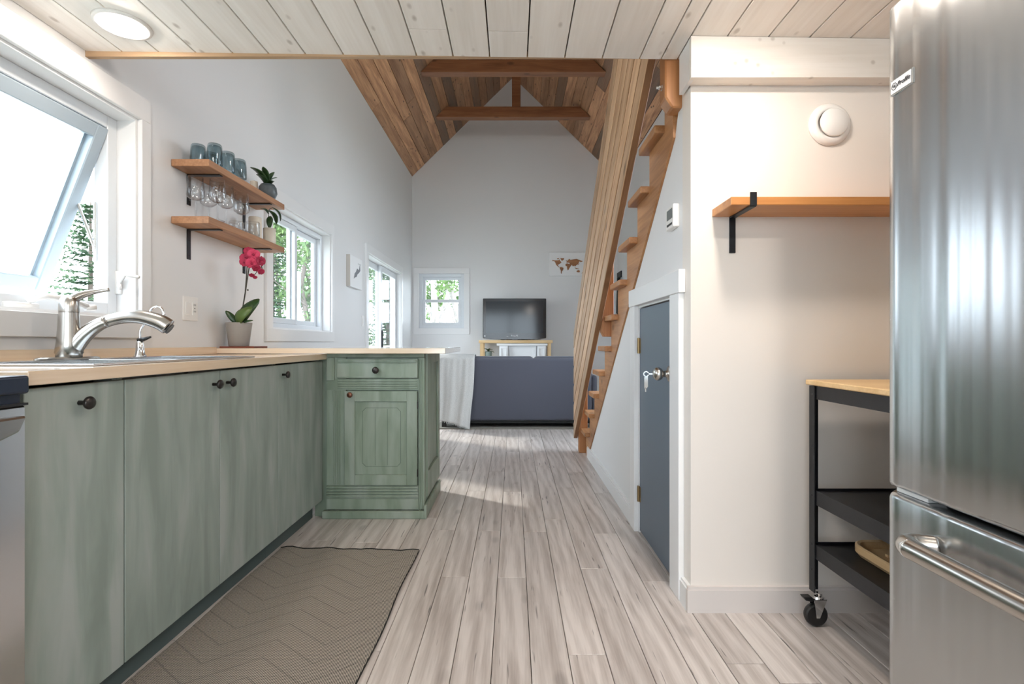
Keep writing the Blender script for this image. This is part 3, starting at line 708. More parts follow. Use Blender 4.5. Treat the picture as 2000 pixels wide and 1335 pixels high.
# ------------------------------------------------------------------ worktop with sink cut-out
SK = (-1.585, -1.115, 1.36, 2.21)
ct = NB(); cz0, cz1 = .887, .918; cxf = -1.045; cy0, cy1 = 1.103, 2.871
bx(ct, SK[1]-.02, cxf, cy0, cy1, cz0, cz1, .0015); bx(ct, XL, SK[0]+.02, cy0, cy1, cz0, cz1); bx(ct, SK[0]+.02, SK[1]-.02, cy0, SK[2]+.02, cz0, cz1); bx(ct, SK[0]+.02, SK[1]-.02, SK[3]-.02, cy1, cz0, cz1)
o = O('countertop', ct, M['counter']); T(o, 'long pale wood-effect worktop holding the sink, over the green cabinets', 'worktop')
T(B('backsplash_strip', (XL, XL+.018, cy0-1.2, 2.80, .919, .957), M['counter']), 'low wood-effect upstand strip along the wall behind the sink', 'upstand')
o = B('peninsula_worktop', (XL, -.372, 2.80, 3.60, .9205, .950), M['counterx'], bev=.0015); T(o, 'raised wood-effect peninsula top with the orchid on its left end', 'worktop')

# sink
sk = E('sink', ((SK[0]+SK[1])/2, 1.79, .918), 'stainless double-bowl sink set into the long worktop', 'sink')
bm = NB(); z = .9185
def ring(bm, a, b, z0, z1):
    bx(bm, a[0], b[0], a[2], a[3], z0, z1, .001); bx(bm, b[1], a[1], a[2], a[3], z0, z1, .001); bx(bm, b[0], b[1], a[2], b[2], z0, z1, .001); bx(bm, b[0], b[1], b[3], a[3], z0, z1, .001)
inner = (SK[0]+.085, SK[1]-.025, SK[2]+.03, SK[3]-.03)
ring(bm, SK, inner, z, z+.005); bx(bm, inner[0], inner[1], 1.775, 1.795, z-.004, z+.004, .001)
O('rim', bm, M['sinksteel'], sk)
for (a, b) in ((inner[2]+.001, 1.774), (1.796, inner[3]-.001)):
    bm = NB(); x0, x1 = inner[0]+.001, inner[1]-.001; t = .003; zb = .74
    bx(bm, x0, x1, a, b, zb, zb+t); bx(bm, x0, x0+t, a, b, zb, z); bx(bm, x1-t, x1, a, b, zb, z); bx(bm, x0+t, x1-t, a, a+t, zb, z); bx(bm, x0+t, x1-t, b-t, b, zb, z)
    s = O('bowl', bm, M['sinksteel'], sk)
    bm = NB(); lathe(bm, [(0, 0), (.04, 0), (.04, .003), (.03, .001), (0, .001)], ((x0+x1)/2, (a+b)/2, zb+t), 24); O('drain', bm, M['chrome'], s)
# main faucet
fy, fx, fz = 1.735, -1.505, .9240
fa = E('faucet', (fx, fy, fz), 'brushed nickel pull-out kitchen faucet with lever, standing behind the sink', 'faucet')
bm = NB(); n = 32
v0 = []; 
def oval(bm, cx, cy, z0, z1, rx, ry, n=40, top=.9):
    rings = []
    for (zz, s) in ((z0, 1), (z0+(z1-z0)*.6, 1), (z1, top)):
        rings.append([bm.verts.new((cx+rx*s*math.cos(2*PI*i/n), cy+ry*s*math.sin(2*PI*i/n), zz)) for i in range(n)])
    for a_, b_ in zip(rings, rings[1:]):
        for i in range(n): bm.faces.new((a_[i], a_[(i+1) % n], b_[(i+1) % n], b_[i]))
    bm.faces.new(rings[0]); bm.faces.new(rings[-1])
oval(bm, fx, fy, fz, fz+.008, .030, .125); O('deck_plate', bm, M['steel2'], fa)
bm = NB(); lathe(bm, [(0, .008), (.036, .008), (.036, .018), (.039, .022), (.034, .06), (.0305, .11), (.0285, .155), (.0285, .158)], (fx, fy, fz), 32)
O('faucet_body', bm, M['steel2'], fa, True)
# cap leaning toward the wall-side with the lever
bm = NB(); lathe(bm, [(.028, .159), (.0285, .163), (.028, .195), (.022, .208), (.010, .213), (0, .213)], (fx, fy, fz), 32)
cap = O('faucet_cap', bm, M['steel2'], fa, True)
lv = spline([(fx-.004, fy, fz+.190), (fx+.015, fy+.02, fz+.215), (fx+.045, fy+.045, fz+.232), (fx+.085, fy+.065, fz+.243)], 6)
bm = NB(); tube(bm, lv, [.020-.0135*min(1, i/(len(lv)-1)*1.25) for i in range(len(lv))], 14); O('lever', bm, M['steel2'], cap, True)
sp = spline([(fx+.012, fy+.004, fz+.040), (fx+.045, fy+.012, fz+.085), (fx+.090, fy+.024, fz+.122), (fx+.150, fy+.040, fz+.143), (fx+.205, fy+.054, fz+.146), (fx+.258, fy+.068, fz+.130), (fx+.285, fy+.076, fz+.112)], 7)
rr = [.029-.009*min(1, i/(len(sp)*.35)) if i < len(sp)*.45 else .020+.008*min(1, (i/(len(sp)-1)-.45)/.42) for i in range(len(sp))]
cut = int(len(sp)*.40)
bm = NB(); tube(bm, sp[:cut], rr[:cut], 20); O('spout', bm, M['steel2'], fa, True)
bm = NB(); tube(bm, sp[cut-1:], rr[cut-1:], 20); sh_ = O('spray_head', bm, M['steel2'], fa, True)
e_ = sp[-1]; bm = NB(); lathe(bm, [(0, 0), (.0195, 0), (.0195, .004), (0, .004)], e_+Vector((.003, 0, -.006)), 20, (sp[-1]-sp[-2]).normalized().to_track_quat('Z', 'Y').to_matrix()); O('spray_face', bm, M['blackplastic'], sh_)
# filtered water tap
tx, ty, tz = -1.520, 2.085, .9240
ft = E('water_filter_tap', (tx, ty, tz), 'slim chrome drinking-water tap with black lever, right of the nickel faucet', 'faucet')
bm = NB(); lathe(bm, [(0, 0), (.023, 0), (.023, .004), (.018, .010), (.015, .03), (.0135, .055), (.009, .064), (0, .064)], (tx, ty, tz), 24); O('tap_body', bm, M['chrome'], ft, True)
bm = NB(); g = spline([(tx, ty, tz+.06), (tx, ty, tz+.10), (tx+.010, ty+.004, tz+.125), (tx+.030, ty+.006, tz+.160), (tx+.040, ty+.008, tz+.190), (tx+.060, ty+.010, tz+.203), (tx+.080, ty+.012, tz+.195), (tx+.088, ty+.013, tz+.172)], 7)
tube(bm, g, .0048, 12); tube(bm, [g[-1], g[-1]-Vector((-.002, 0, .008))], .0065, 12); O('gooseneck_spout', bm, M['chrome'], ft, True)
bm = NB(); tube(bm, [(tx-.006, ty, tz+.066), (tx+.015, ty, tz+.070), (tx+.044, ty, tz+.080)], [.010, .008, .004], 10); O('tap_lever', bm, M['blackplastic'], ft, True)

# ------------------------------------------------------------------ stove (only its right front corner is in view)
sv = E('stove', (-1.33, .72, 0), 'stainless stove with black control trim at the left edge of the picture', 'stove')
B('stove_body', (XL+.02, -1.085, .345, 1.098, .02, .905), M['steel'], sv, bev=.003)
B('control_trim', (-1.085, -1.030, .345, 1.092, .872, .911), M['navyblack'], sv, bev=.006, seg=3)
B('control_panel', (-1.086, -1.052, .345, 1.092, .852, .871), M['navyblack'], sv)
B('door_lip', (-1.085, -1.036, .345, 1.094, .8475, .8525), M['blackplastic'], sv)
ov = B('oven_door', (-1.085, -1.040, .345, 1.094, .20, .847), M['sinksteel'], sv, bev=.004)
bm = NB(); prism(bm, [(.40, .790), (.985, .790), (1.025, .802), (1.040, .832), (.40, .832)], 'x', -1.012, -.985, bev=.004); bx(bm, -1.040, -1.012, .42, .46, .80, .825); bx(bm, -1.040, -1.012, .95, .99, .80, .825); O('oven_handle', bm, M['steel2'], ov)
B('storage_drawer', (-1.085, -1.042, .345, 1.094, .06, .195), M['sinksteel'], sv, bev=.004)
B('kick_panel', (-1.11, -1.09, .345, 1.094, 0, .06), M['blackplastic'], sv)

# ------------------------------------------------------------------ peninsula cabinet
PY = 2.875
def px(x): return (x-1002.4)*PY/1000
def pz(y): return CAMZ+(669-y)*PY/1000
pc = E('peninsula_cabinet', (-.78, 3.12, 0), 'antique green cabinet with fluted posts, drawer and panelled door at the peninsula end', 'cabinet')
xl, xr_ = px(638), px(829); yb_ = 3.40
bm = NB(); bx(bm, xl, xr_-.004, PY+.02, yb_-.002, .045, .920); bx(bm, -1.12, xl, PY+.02, yb_-.002, .0, .886); O('carcass', bm, M['green2'], pc)
B('face_frame', (xl, px(676), PY, PY+.019, pz(947), pz(698)), M['green2'], pc)
g = pc.children[-1]
bm = NB()
for xx in (651, 655, 659, 663): bx(bm, px(xx), px(xx)+.006, PY-.004, PY-.0003, pz(945), pz(762), .0015)
bx(bm, px(638.5), px(654), PY-.010, PY-.0003, pz(743), pz(698), .002)
O('fluting', bm, M['green2'], g)
B('top_rail', (xl, px(829), PY-.004, PY+.019, pz(697.5), .9195), M['green2'], pc, bev=.002)
post = B('fluted_post', (px(817), xr_, PY-.002, PY+.05, .045, pz(698)), M['green2'], pc, bev=.002)
bm = NB()
for xx in (818.3, 821.5, 824.7): bx(bm, px(xx), px(xx)+.005, PY-.006, PY-.0022, pz(998), pz(702), .0015)
O('fluting', bm, M['green2'], post)
dr = B('drawer', (px(659), px(816.5), PY-.012, PY+.019, pz(738), pz(700)), M['green2'], pc, bev=.002)
bm = NB(); bx(bm, px(661), px(814), PY-.018, PY-.0122, pz(706.5), pz(702), .002); bx(bm, px(661), px(814), PY-.016, PY-.0122, pz(709), pz(707.4), .001); bx(bm, px(661), px(814), PY-.017, PY-.0122, pz(737), pz(735), .001); O('drawer_moulding', bm, M['green2'], dr)
knob(dr, px(737), PY-.012, pz(722), face='y', s=1.15)
bm = NB(); bx(bm, xl, px(817), PY-.002, PY+.019, pz(761), pz(739))
for yy in (742, 746.5, 751, 755.5): bx(bm, px(660), px(815), PY-.008, PY-.002, pz(yy+2.6), pz(yy), .0015)
O('middle_rail', bm, M['green2'], pc)
bm = NB(); x0, x1, za, zb = px(674), px(815.5), pz(946), pz(763); sw_ = .058
f0, f1 = PY-.014, PY+.006
bx(bm, x0, x0+sw_, f0, f1, za, zb, .0015); bx(bm, x1-sw_, x1, f0, f1, za, zb, .0015); bx(bm, x0+sw_, x1-sw_, f0, f1, zb-sw_, zb, .0015); bx(bm, x0+sw_, x1-sw_, f0, f1, za, za+sw_, .0015)
pd = O('door', bm, M['green2'], pc)
bm = NB(); bx(bm, x0+sw_-.001, x1-sw_+.001, PY-.004, PY+.004, za+sw_-.001, zb-sw_+.001)
O('door_panel', bm, M['green2'], pd)
# engraved lines of the panel, cut as thin dark grooves
bm = NB()
ox0, ox1, oz0, oz1 = px(708), px(783), pz(910), pz(796); c = .02; th = .0022
pts = [(ox0+c, oz1), (ox1-c, oz1), (ox1, oz1-c), (ox1, oz0+c), (ox1-c, oz0), (ox0+c, oz0), (ox0, oz0+c), (ox0, oz1-c)]
for i in range(8):
    a_, b_ = pts[i], pts[(i+1) % 8]; tube(bm, [(a_[0], PY-.004, a_[1]), (b_[0], PY-.004, b_[1])], .0009, 6)
for xx in (733, 757): tube(bm, [(px(xx), PY-.004, oz0+.006), (px(xx), PY-.004, oz1-.006)], .0008, 6)
O('panel_groove', bm, M['greengroove'], pd)
knob(pd, px(687), PY-.014, pz(769.5), M['copperknob'], 'y', .95)
for zz in (pz(790), pz(922)): B('hinge', (px(815.4), px(817), PY-.016, PY-.006, zz-.02, zz+.02), M['bronze'], pc)
bm = NB(); bx(bm, xl, px(817), PY-.002, PY+.019, pz(973), pz(947.5))
for yy in (949, 954.5, 960, 965.5): bx(bm, xl, px(817), PY-.012, PY-.002, pz(yy+3.6), pz(yy), .0025)
O('bottom_moulding', bm, M['green2'], pc)
B('bottom_rail', (xl, px(817), PY-.002, PY+.019, .045, pz(973.5)), M['green2'], pc)
bm = NB(); bx(bm, px(632), xr_+.006, PY-.030, PY-.0025, 0, .042, .004); bx(bm, xr_+.0005, xr_+.016, PY-.030, yb_, 0, .075, .003); O('plinth', bm, M['green2'], pc)
# side panel with frame
bm = NB(); s0, s1 = PY+.051, yb_; a_, b_ = xr_-.003, xr_+.010
bx(bm, a_, b_, s0, s0+.03, .10, .918, .001); bx(bm, a_, b_, s1-.06, s1, .10, .918, .001); bx(bm, a_, b_, s0+.03, s1-.06, .10, .24, .001); bx(bm, a_, b_, s0+.03, s1-.06, .86, .918, .001); O('side_frame', bm, M['green2'], pc)

# ------------------------------------------------------------------ wall switch plates, thermostat, vent
def plate(y, z, w, h, label, X=XL, parts=()):
    e = E('switch_plate', (X, y, z), label, 'switch plate'); s = 1 if X < 0 else -1
    a_, b_ = sorted((X, X+s*.006)); B('cover', (a_, b_, y-w/2, y+w/2, z-h/2, z+h/2), M['white'], e, bev=.002)
    return e
pl = plate(2.595, 1.152, .118, .122, 'white two-gang plate with rocker and power socket beside the orchid')
B('rocker', (XL+.006, XL+.010, 2.548, 2.582, 1.12, 1.185), M['white'], pl, bev=.002); so_ = B('socket', (XL+.006, XL+.009, 2.606, 2.640, 1.12, 1.185), M['white'], pl, bev=.001)
bm = NB()
for z in (1.135, 1.168):
    bx(bm, XL+.009, XL+.0094, 2.615, 2.618, z, z+.009); bx(bm, XL+.009, XL+.0094, 2.627, 2.630, z, z+.009)
bx(bm, XL+.009, XL+.0094, 2.619, 2.626, 1.152, 1.158); O('socket_slots', bm, M['ink'], so_)
pl = plate(5.575, 1.215, .07, .115, 'small white light switch left of the patio door'); B('rocker', (XL+.006, XL+.010, 5.558, 5.592, 1.185, 1.245), M['white'], pl, bev=.002)
th_ = E('thermostat', (XK, 2.05, 1.46), 'white programmable thermostat on the stair wall above the closet door', 'thermostat')
B('housing', (XK-.024, XK, 2.002, 2.098, 1.435, 1.525), M['white'], th_, bev=.003); B('display', (XK-.0252, XK-.024, 2.015, 2.085, 1.473, 1.512), M['lcd'], th_)
bm = NB()
for i in range(5): bx(bm, XK-.026, XK-.024, 2.018+i*.014, 2.026+i*.014, 1.447, 1.456, .0005)
O('buttons', bm, M['ink'], th_)
ve = E('air_vent', (1.155, YW, 1.776), 'round white exhaust vent high on the wall beside the fridge', 'vent')
ry = Matrix.Rotation(PI/2, 3, 'X')
bm = NB(); lathe(bm, [(.040, .001), (.076, .001), (.077, .006), (.070, .016), (.058, .022), (.050, .020), (.046, .006)], (1.155, YW, 1.776), 48, ry, close=True); O('rim', bm, M['white'], ve, True)
bm = NB(); lathe(bm, [(0, .002), (.012, .002), (.012, .020), (.050, .021), (.0515, .026), (.048, .030), (0, .031)], (1.160, YW, 1.776), 48, ry); O('disc', bm, M['white'], ve, True)

# ------------------------------------------------------------------ open shelves on the left wall with brackets
def lshelf(zt, label, name='wall_shelf'):
    e = E(name, (XL, 2.86, zt-.034), label, 'shelf', 'stacked pine shelves on the left wall')
    B('board', (XL+.001, -1.458, 2.452, 3.264, zt-.034, zt), M['shelfwood'], e, bev=.002)
    for y in (2.584, 3.115):
        bm = NB(); bx(bm, XL+.0005, XL+.005, y-.014, y+.014, zt-.034-.152, zt-.0345, .0008); bx(bm, XL+.005, -1.474, y-.014, y+.014, zt-.0395, zt-.0345, .0008)
        for zz in (zt-.165, zt-.09): lathe(bm, [(0, 0), (.0045, 0), (.003, .002), (0, .002)], (XL+.005, y, zz), 10, ROTX)
        O('bracket', bm, M['blackmetal'], e)
    return e
ZA, ZB_ = 1.860, 1.586
lshelf(ZA, 'upper rough pine wall shelf carrying the blue tumblers')
lshelf(ZB_, 'lower rough pine wall shelf carrying the wine glasses')
# tumblers, upside down
def tumbler():
    e = E('tumbler', (-1.5625, 2.54, ZA), 'smoky blue tumbler upside down, nearest end of the upper shelf by the wall', 'glass', 'smoky blue tumblers on the upper shelf')
    bm = NB(); h = .100
    rip = lambda a_, z: .006*math.cos(18*a_) if z < ZA*0+.08 else 0
    lathe(bm, [(.0355, 0), (.0365, .02), (.0345, .07), (.0315, .094), (.028, h), (0, h), (0, h-.010), (.026, h-.010), (.0295, .085), (.0325, .06), (.0345, .02), (.0340, 0)], (-1.5625, 2.54, ZA), 36, rip=rip, close=False)
    O('cup', bm, M['blueglass'], e, True); return e
t0 = tumbler()
dup(t0, (-1.5625, 2.645, ZA), 'smoky blue tumbler upside down, half hidden in the back row against the wall')
for y, x, l in ((2.532, -1.476, 'nearest smoky blue tumbler of the front row, beside the shelf end'), (2.64, -1.472, 'middle smoky blue tumbler of the three in the front row'), (2.747, -1.470, 'smoky blue tumbler of the front row nearest the dark round planter')):
    dup(t0, (x, y, ZA), l)
def wineglass():
    c = (-1.556, 2.508, ZB_); e = E('wine_glass', c, 'nearest clear wine glass, beside the wall bracket on the lower shelf', 'glass', 'clear wine glasses on the lower shelf')
    bm = NB(); lathe(bm, [(0, 0), (.034, 0), (.034, .0015), (.010, .006), (.004, .014), (.0035, .07), (.005, .088)], c, 28); O('stem', bm, M['clearglass'], e, True)
    bm = NB(); lathe(bm, [(0, .088), (.018, .092), (.037, .106), (.040, .116), (.0385, .140), (.0335, .205), (.0325, .205), (.0375, .140), (.0388, .117), (.036, .108), (.017, .0945), (0, .091)], c, 32); O('bowl', bm, M['clearglass'], e, True)
    return e
g0 = wineglass()
dup(g0, (-1.474, 2.552, ZB_), 'clear wine glass at the shelf front, second from the near end')
dup(g0, (-1.492, 2.66, ZB_), 'clear wine glass at the shelf front, third from the near end')
dup(g0, (-1.478, 2.785, ZB_), 'clear wine glass at the shelf front, nearest the cut-glass jars')
dup(g0, (-1.565, 2.63, ZB_), 'clear wine glass in the back row against the wall')
def jar():
    c = (-1.495, 2.936, ZB_); e = E('cut_glass_tumbler', c, 'front short cut-glass tumbler on the lower shelf, touching the cream candle', 'glass', 'short cut-glass tumblers on the lower shelf')
    bm = NB(); lathe(bm, [(0, 0), (.037, 0), (.039, .004), (.039, .075), (.036, .085), (.034, .085), (.036, .073), (.036, .008), (0, .008)], c, 40, rip=lambda a_, z: .02*math.cos(20*a_)*math.cos(z*420)); O('cup', bm, M['clearglass'], e, True); return e
j0 = jar(); dup(j0, (-1.583, 2.925, ZB_), 'short cut-glass tumbler at the back of the lower shelf, against the wall')
def candle(c, r, h, label):
    e = E('candle', c, label, 'candle'); bm = NB(); lathe(bm, [(0, 0), (r*.97, 0), (r, .003), (r, h-.004), (r*.95, h), (r*.6, h-.003), (0, h-.003)], c, 32); O('wax', bm, M['wax'], e, True)
    bm = NB(); tube(bm, [(c[0], c[1], c[2]+h-.004), (c[0]+.001, c[1], c[2]+h+.008)], .001, 6); O('wick', bm, M['ink'], e)
candle((-1.535, 3.045, ZB_), .036, .138, 'tall cream pillar candle on the lower shelf between jars and plant')
candle((-1.585, 3.13, ZA), .022, .105, 'slim white candle on the upper shelf beside the dark planter')
def leaf_bm(bm, base, tip, w, droop=.0, n=10, cup=.25, upv=Vector((0, 0, 1)), mi=0, thick=.0012):
    base, tip = Vector(base), Vector(tip); d = tip-base; ln = d.length; side = d.cross(upv)
    side = side.normalized() if side.length > 1e-5 else Vector((1, 0, 0)); nrm = side.cross(d).normalized()
    rows = []
    for i in range(n+1):
        t = i/n; c = base+d*t + nrm*(math.sin(PI*t)*droop*ln); ww = w*math.sin(PI*min(1, (t*.93+.045)))**.6 * (1 if t < .97 else .5)
        rows.append([bm.verts.new(c+side*ww*s+nrm*(cup*ww*abs(s)**1.5)) for s in (-1, -.5, 0, .5, 1)])
    for a_, b_ in zip(rows, rows[1:]):
        for k in range(4):
            f = bm.faces.new((a_[k], a_[k+1], b_[k+1], b_[k])); f.material_index = mi
def solid(o, t=.0015):
    m = o.modifiers.new('t', 'SOLIDIFY'); m.thickness = t; return o
# dark round planter with leafy plant on upper shelf
c = Vector((-1.520, 3.17, ZA)); e = E('potted_plant', c, 'dark leafy plant in a round slate planter on the upper shelf', 'potted plant')
bm = NB(); lathe(bm, [(0, 0), (.026, 0), (.044, .018), (.054, .045), (.050, .078), (.038, .098), (.034, .098), (.045, .076), (0, .07)], c, 32, rip=lambda a_, z: .03*math.cos(7*a_+z*60)); O('pot', bm, M['potdark'], e, True)
for (dx, dy, dz, w) in ((-.03, -.15, .07, .022), (.02, -.10, .09, .02), (.04, .04, .07, .022), (.06, -.05, .02, .018), (-.04, .05, .08, .02), (.05, -.02, .085, .018), (-.02, -.10, .045, .02)):
    bm = NB(); leaf_bm(bm, c+Vector((0, 0, .085)), c+Vector((dx, dy, .085+dz)), w, .15); solid(O('leaf', bm, M['leaf'], e, True))
# cream pot with trailing plant on the lower shelf
c = Vector((-1.500, 3.15, ZB_)); e = E('potted_plant', c, 'cream cylinder pot with a drooping green plant at the far end of the lower shelf', 'potted plant')
bm = NB(); lathe(bm, [(0, 0), (.034, 0), (.036, .004), (.036, .095), (.033, .095), (.032, .085), (0, .085)], c, 32); O('pot', bm, M['creampot'], e, True)
bm = NB(); g = spline([c+Vector((0, 0, .085)), c+Vector((.0, -.01, .15)), c+Vector((.01, -.03, .20)), c+Vector((.02, .0, .225))], 6); tube(bm, g, .002, 6); O('plant_stem', bm, M['stem'], e)
for (b, t, w) in (((0, 0, .10), (.03, -.05, .16), .018), ((.01, -.03, .20), (.03, .03, .13), .018), ((.02, 0, .225), (.05, .04, .15), .012), ((0, 0, .1), (-.02, .05, .15), .015), ((.005, -.02, .18), (-.02, -.07, .20), .012)):
    bm = NB(); leaf_bm(bm, c+Vector(b), c+Vector(t), w, .2); solid(O('leaf', bm, M['leaf'], e, True))

# ------------------------------------------------------------------ orchid on the peninsula
c = Vector((-1.556, 2.905, .960))
T(B('coaster', (-1.625, -1.432, 2.83, 2.985, .9502, .9600), M['coaster'], bev=.002), 'dark red wooden board under the orchid pot', 'board')
e = E('orchid', c, 'magenta orchid in a ribbed grey pot on the peninsula end', 'potted plant')
bm = NB(); lathe(bm, [(0, 0), (.050, 0), (.052, .003), (.068, .128), (.068, .134), (.064, .134), (.062, .118), (0, .115)], c, 48, rip=lambda a_, z: .018*math.sin(3*a_+z*70)*(1 if .01 < z < .12 else 0)); O('pot', bm, M['potgrey'], e, True)
bm = NB(); lathe(bm, [(0, .119), (.040, .121), (.060, .116)], c, 24); O('bark', bm, M['soil'], e)
def P_(x, y, Y=2.9): return at(x, y, Y)
top = c+Vector((0, 0, .118))
for (b, t, w, dr_, mt) in ((top, P_(506, 584, 2.93), .034, .22, 'leaf'), (top+Vector((0, -.01, 0)), P_(492, 600, 2.86), .032, .30, 'leaflite'), (top, P_(441, 607, 2.88), .017, .10, 'leaf'), (top, P_(494, 625, 2.84), .008, .1, 'leaf'), (top, P_(455, 618, 2.97), .02, .2, 'leaf'), (top, P_(478, 612, 3.0), .02, .2, 'leaf')):
    bm = NB(); leaf_bm(bm, b, t, w, dr_, cup=-.25, upv=Vector((.3, -1, .55))); solid(O('leaf', bm, M[mt], e, True), .0025)
bm = NB(); g1 = spline([top, P_(477, 585), P_(483, 545), P_(489, 512), P_(497, 495), P_(507, 505), P_(512, 525)], 7); tube(bm, g1, .0032, 8); tube(bm, [top+Vector((.004, 0, 0)), P_(479, 570), P_(482, 530), P_(483, 512)], .0028, 6)
lathe(bm, [(0, -.006), (.006, 0), (0, .006)], P_(484, 566), 8); tube(bm, [P_(508, 512), P_(500, 533), P_(494, 540)], .0018, 6); O('flower_stem', bm, M['stem'], e, True)
def flower(ctr, s, yaw, pitch, mat, lbl=None):
    rot = Matrix.Rotation(yaw, 3, 'Z') @ Matrix.Rotation(pitch, 3, 'X'); bm = NB()
    for k, (an, ln, w) in enumerate(((90, .9, .42), (18, 1.0, .62), (162, 1.0, .62), (234, .85, .42), (306, .85, .42))):
        a_ = math.radians(an); d = Vector((math.cos(a_), -.12, math.sin(a_)))*ln*s
        leaf_bm(bm, ctr, ctr+rot @ d, w*s, .06, n=6, cup=.18, upv=rot @ Vector((0, -1, 0)))
    f = solid(O('flower', bm, mat, e, True), .001)
    bm = NB(); lathe(bm, [(0, 0), (.12*s, .1*s), (.2*s, .32*s), (.08*s, .42*s), (0, .38*s)], ctr, 10, rot @ Matrix.Rotation(PI/2, 3, 'X')); O('flower_lip', bm, M['petaldk'], f, True)
for (x, y, Y, s, yw, pt, mt) in ((495, 497, 2.86, .036, .5, .1, 'petal'), (481, 505, 2.87, .036, .2, -.1, 'petal'), (491, 514, 2.85, .035, .7, .2, 'petal'), (478, 512, 2.86, .030, -.1, .3, 'petal'), (486, 491, 2.92, .030, .1, 0, 'petal'), (508, 510, 2.88, .034, 1.2, .2, 'petaldk'), (500, 523, 2.87, .026, .9, .5, 'petaldk'), (509, 530, 2.88, .022, 1.0, .4, 'petaldk'), (492, 537, 2.88, .016, .3, .6, 'petaldk'), (498, 541, 2.88, .013, .5, .6, 'petaldk')):
    flower(P_(x, y, Y), s, yw, pt, M[mt])

# ------------------------------------------------------------------ rug
rg = NB(); x0, x1, y0, y1 = -1.106, -.445, .35, 2.43
nx, ny = 24, 60; vv = []
for i in range(nx+1):
    row = []
    for j in range(ny+1):
        x = x0+(x1-x0)*i/nx; y = y0+(y1-y0)*j/ny; wv = .0
        if j > ny-6: wv = .006*math.sin(i*.9)*(j-(ny-6))/6; 
        yy = y-.035*(i/nx)*(j/ny)
        row.append(rg.verts.new((x+.004*math.sin(j*.35), yy+.004*math.sin(i*1.1)*(j/ny), .0075+max(0, wv))))
    vv.append(row)
for i in range(nx):
    for j in range(ny): rg.faces.new((vv[i][j], vv[i+1][j], vv[i+1][j+1], vv[i][j+1]))
o = O('rug', rg, M['rug']); m = o.modifiers.new('t', 'SOLIDIFY'); m.thickness = .006; m.offset = -1
T(o, 'black and cream woven runner on the floor in front of the green cabinets', 'rug')
bm = NB(); 
for (xa, ya, xb, yb2) in ((x1, y0, x1, y1-.035),): 
    pts = [(xa+.004*math.sin((j)*.35), y0+(y1-y0)*j/60-.035*(j/60), .0075) for j in range(61)]; tube(bm, pts, .0026, 6)
pts = [(x0+(x1-x0)*i/24+.004*math.sin(60*.35), y1-.035*(i/24)+.004*math.sin(i*1.1), .0085+max(0, .006*math.sin(i*.9))) for i in range(25)]; tube(bm, pts, .0028, 6)
r2 = O('hem', bm, M['blackcloth'], o)

# ------------------------------------------------------------------ right wall shelf
e = E('wall_shelf', (1.2, YW, 1.44), 'orange pine wall shelf with one black strap bracket, beside the fridge', 'shelf')
B('board', (.728, XR-.02, 1.710, YW-.001, 1.440, 1.468), M['shelfwoodx'], e, bev=.002)
bm = NB(); x0, x1 = .790, .812; q = 1.710
bx(bm, x0, x1, q-.005, q-.0005, 1.4365, 1.482, .0006); bx(bm, x0, x1, q-.0005, YW-.001, 1.4345, 1.4395, .0006); bx(bm, x0, x1, YW-.006, YW-.0006, 1.308, 1.4345, .0006); O('bracket', bm, M['blackmetal'], e)

# ------------------------------------------------------------------ kitchen cart behind the fridge
ct_ = E('kitchen_cart', (1.33, 1.52, 0), 'black metal rolling cart with a wooden top between fridge and wall', 'cart')
KX0, KX1, KY0, KY1 = 1.040, 1.62, 1.25, 1.80
B('cart_top', (KX0-.002, KX1, KY0, KY1+.02, .832, .850), M['oak'], ct_, bev=.003)
for (x, y) in ((KX0, KY1), (KX0, KY0+.03), (KX1-.03, KY1), (KX1-.03, KY0+.03)):
    bm = NB(); bx(bm, x, x+.004, y-.032, y, .115, .830, .0006); bx(bm, x+.004, x+.030, y-.004, y, .115, .830, .0006)
    for z in (.80, .62, .45, .28, .19): lathe(bm, [(0, 0), (.004, 0), (.003, .002), (0, .0025)], (x, y-.016, z), 10, RM)
    O('post', bm, M['blackmetal'], ct_)
for (x0, x1, y0, y1, z0, z1) in ((KX0+.005, KX0+.009, KY0+.032, KY1-.006, .785, .830), (KX0+.032, KX1-.03, KY1-.006, KY1-.002, .785, .830)): B('rail', (x0, x1, y0, y1, z0, z1), M['blackmetal'], ct_)
for z, nm in ((.470, 'upper'), (.283, 'lower')):
    bm = NB(); bx(bm, KX0+.006, KX1-.006, KY0+.005, KY1-.006, z-.012, z-.008); bx(bm, KX0+.005, KX0+.009, KY0+.005, KY1-.006, z-.050, z, .0005); bx(bm, KX1-.010, KX1-.006, KY0+.005, KY1-.006, z-.05, z); bx(bm, KX0+.009, KX1-.010, KY1-.010, KY1-.006, z-.05, z); bx(bm, KX0+.009, KX1-.010, KY0+.005, KY0+.009, z-.05, z)
    O('tray_shelf', bm, M['blackmetal'], ct_)
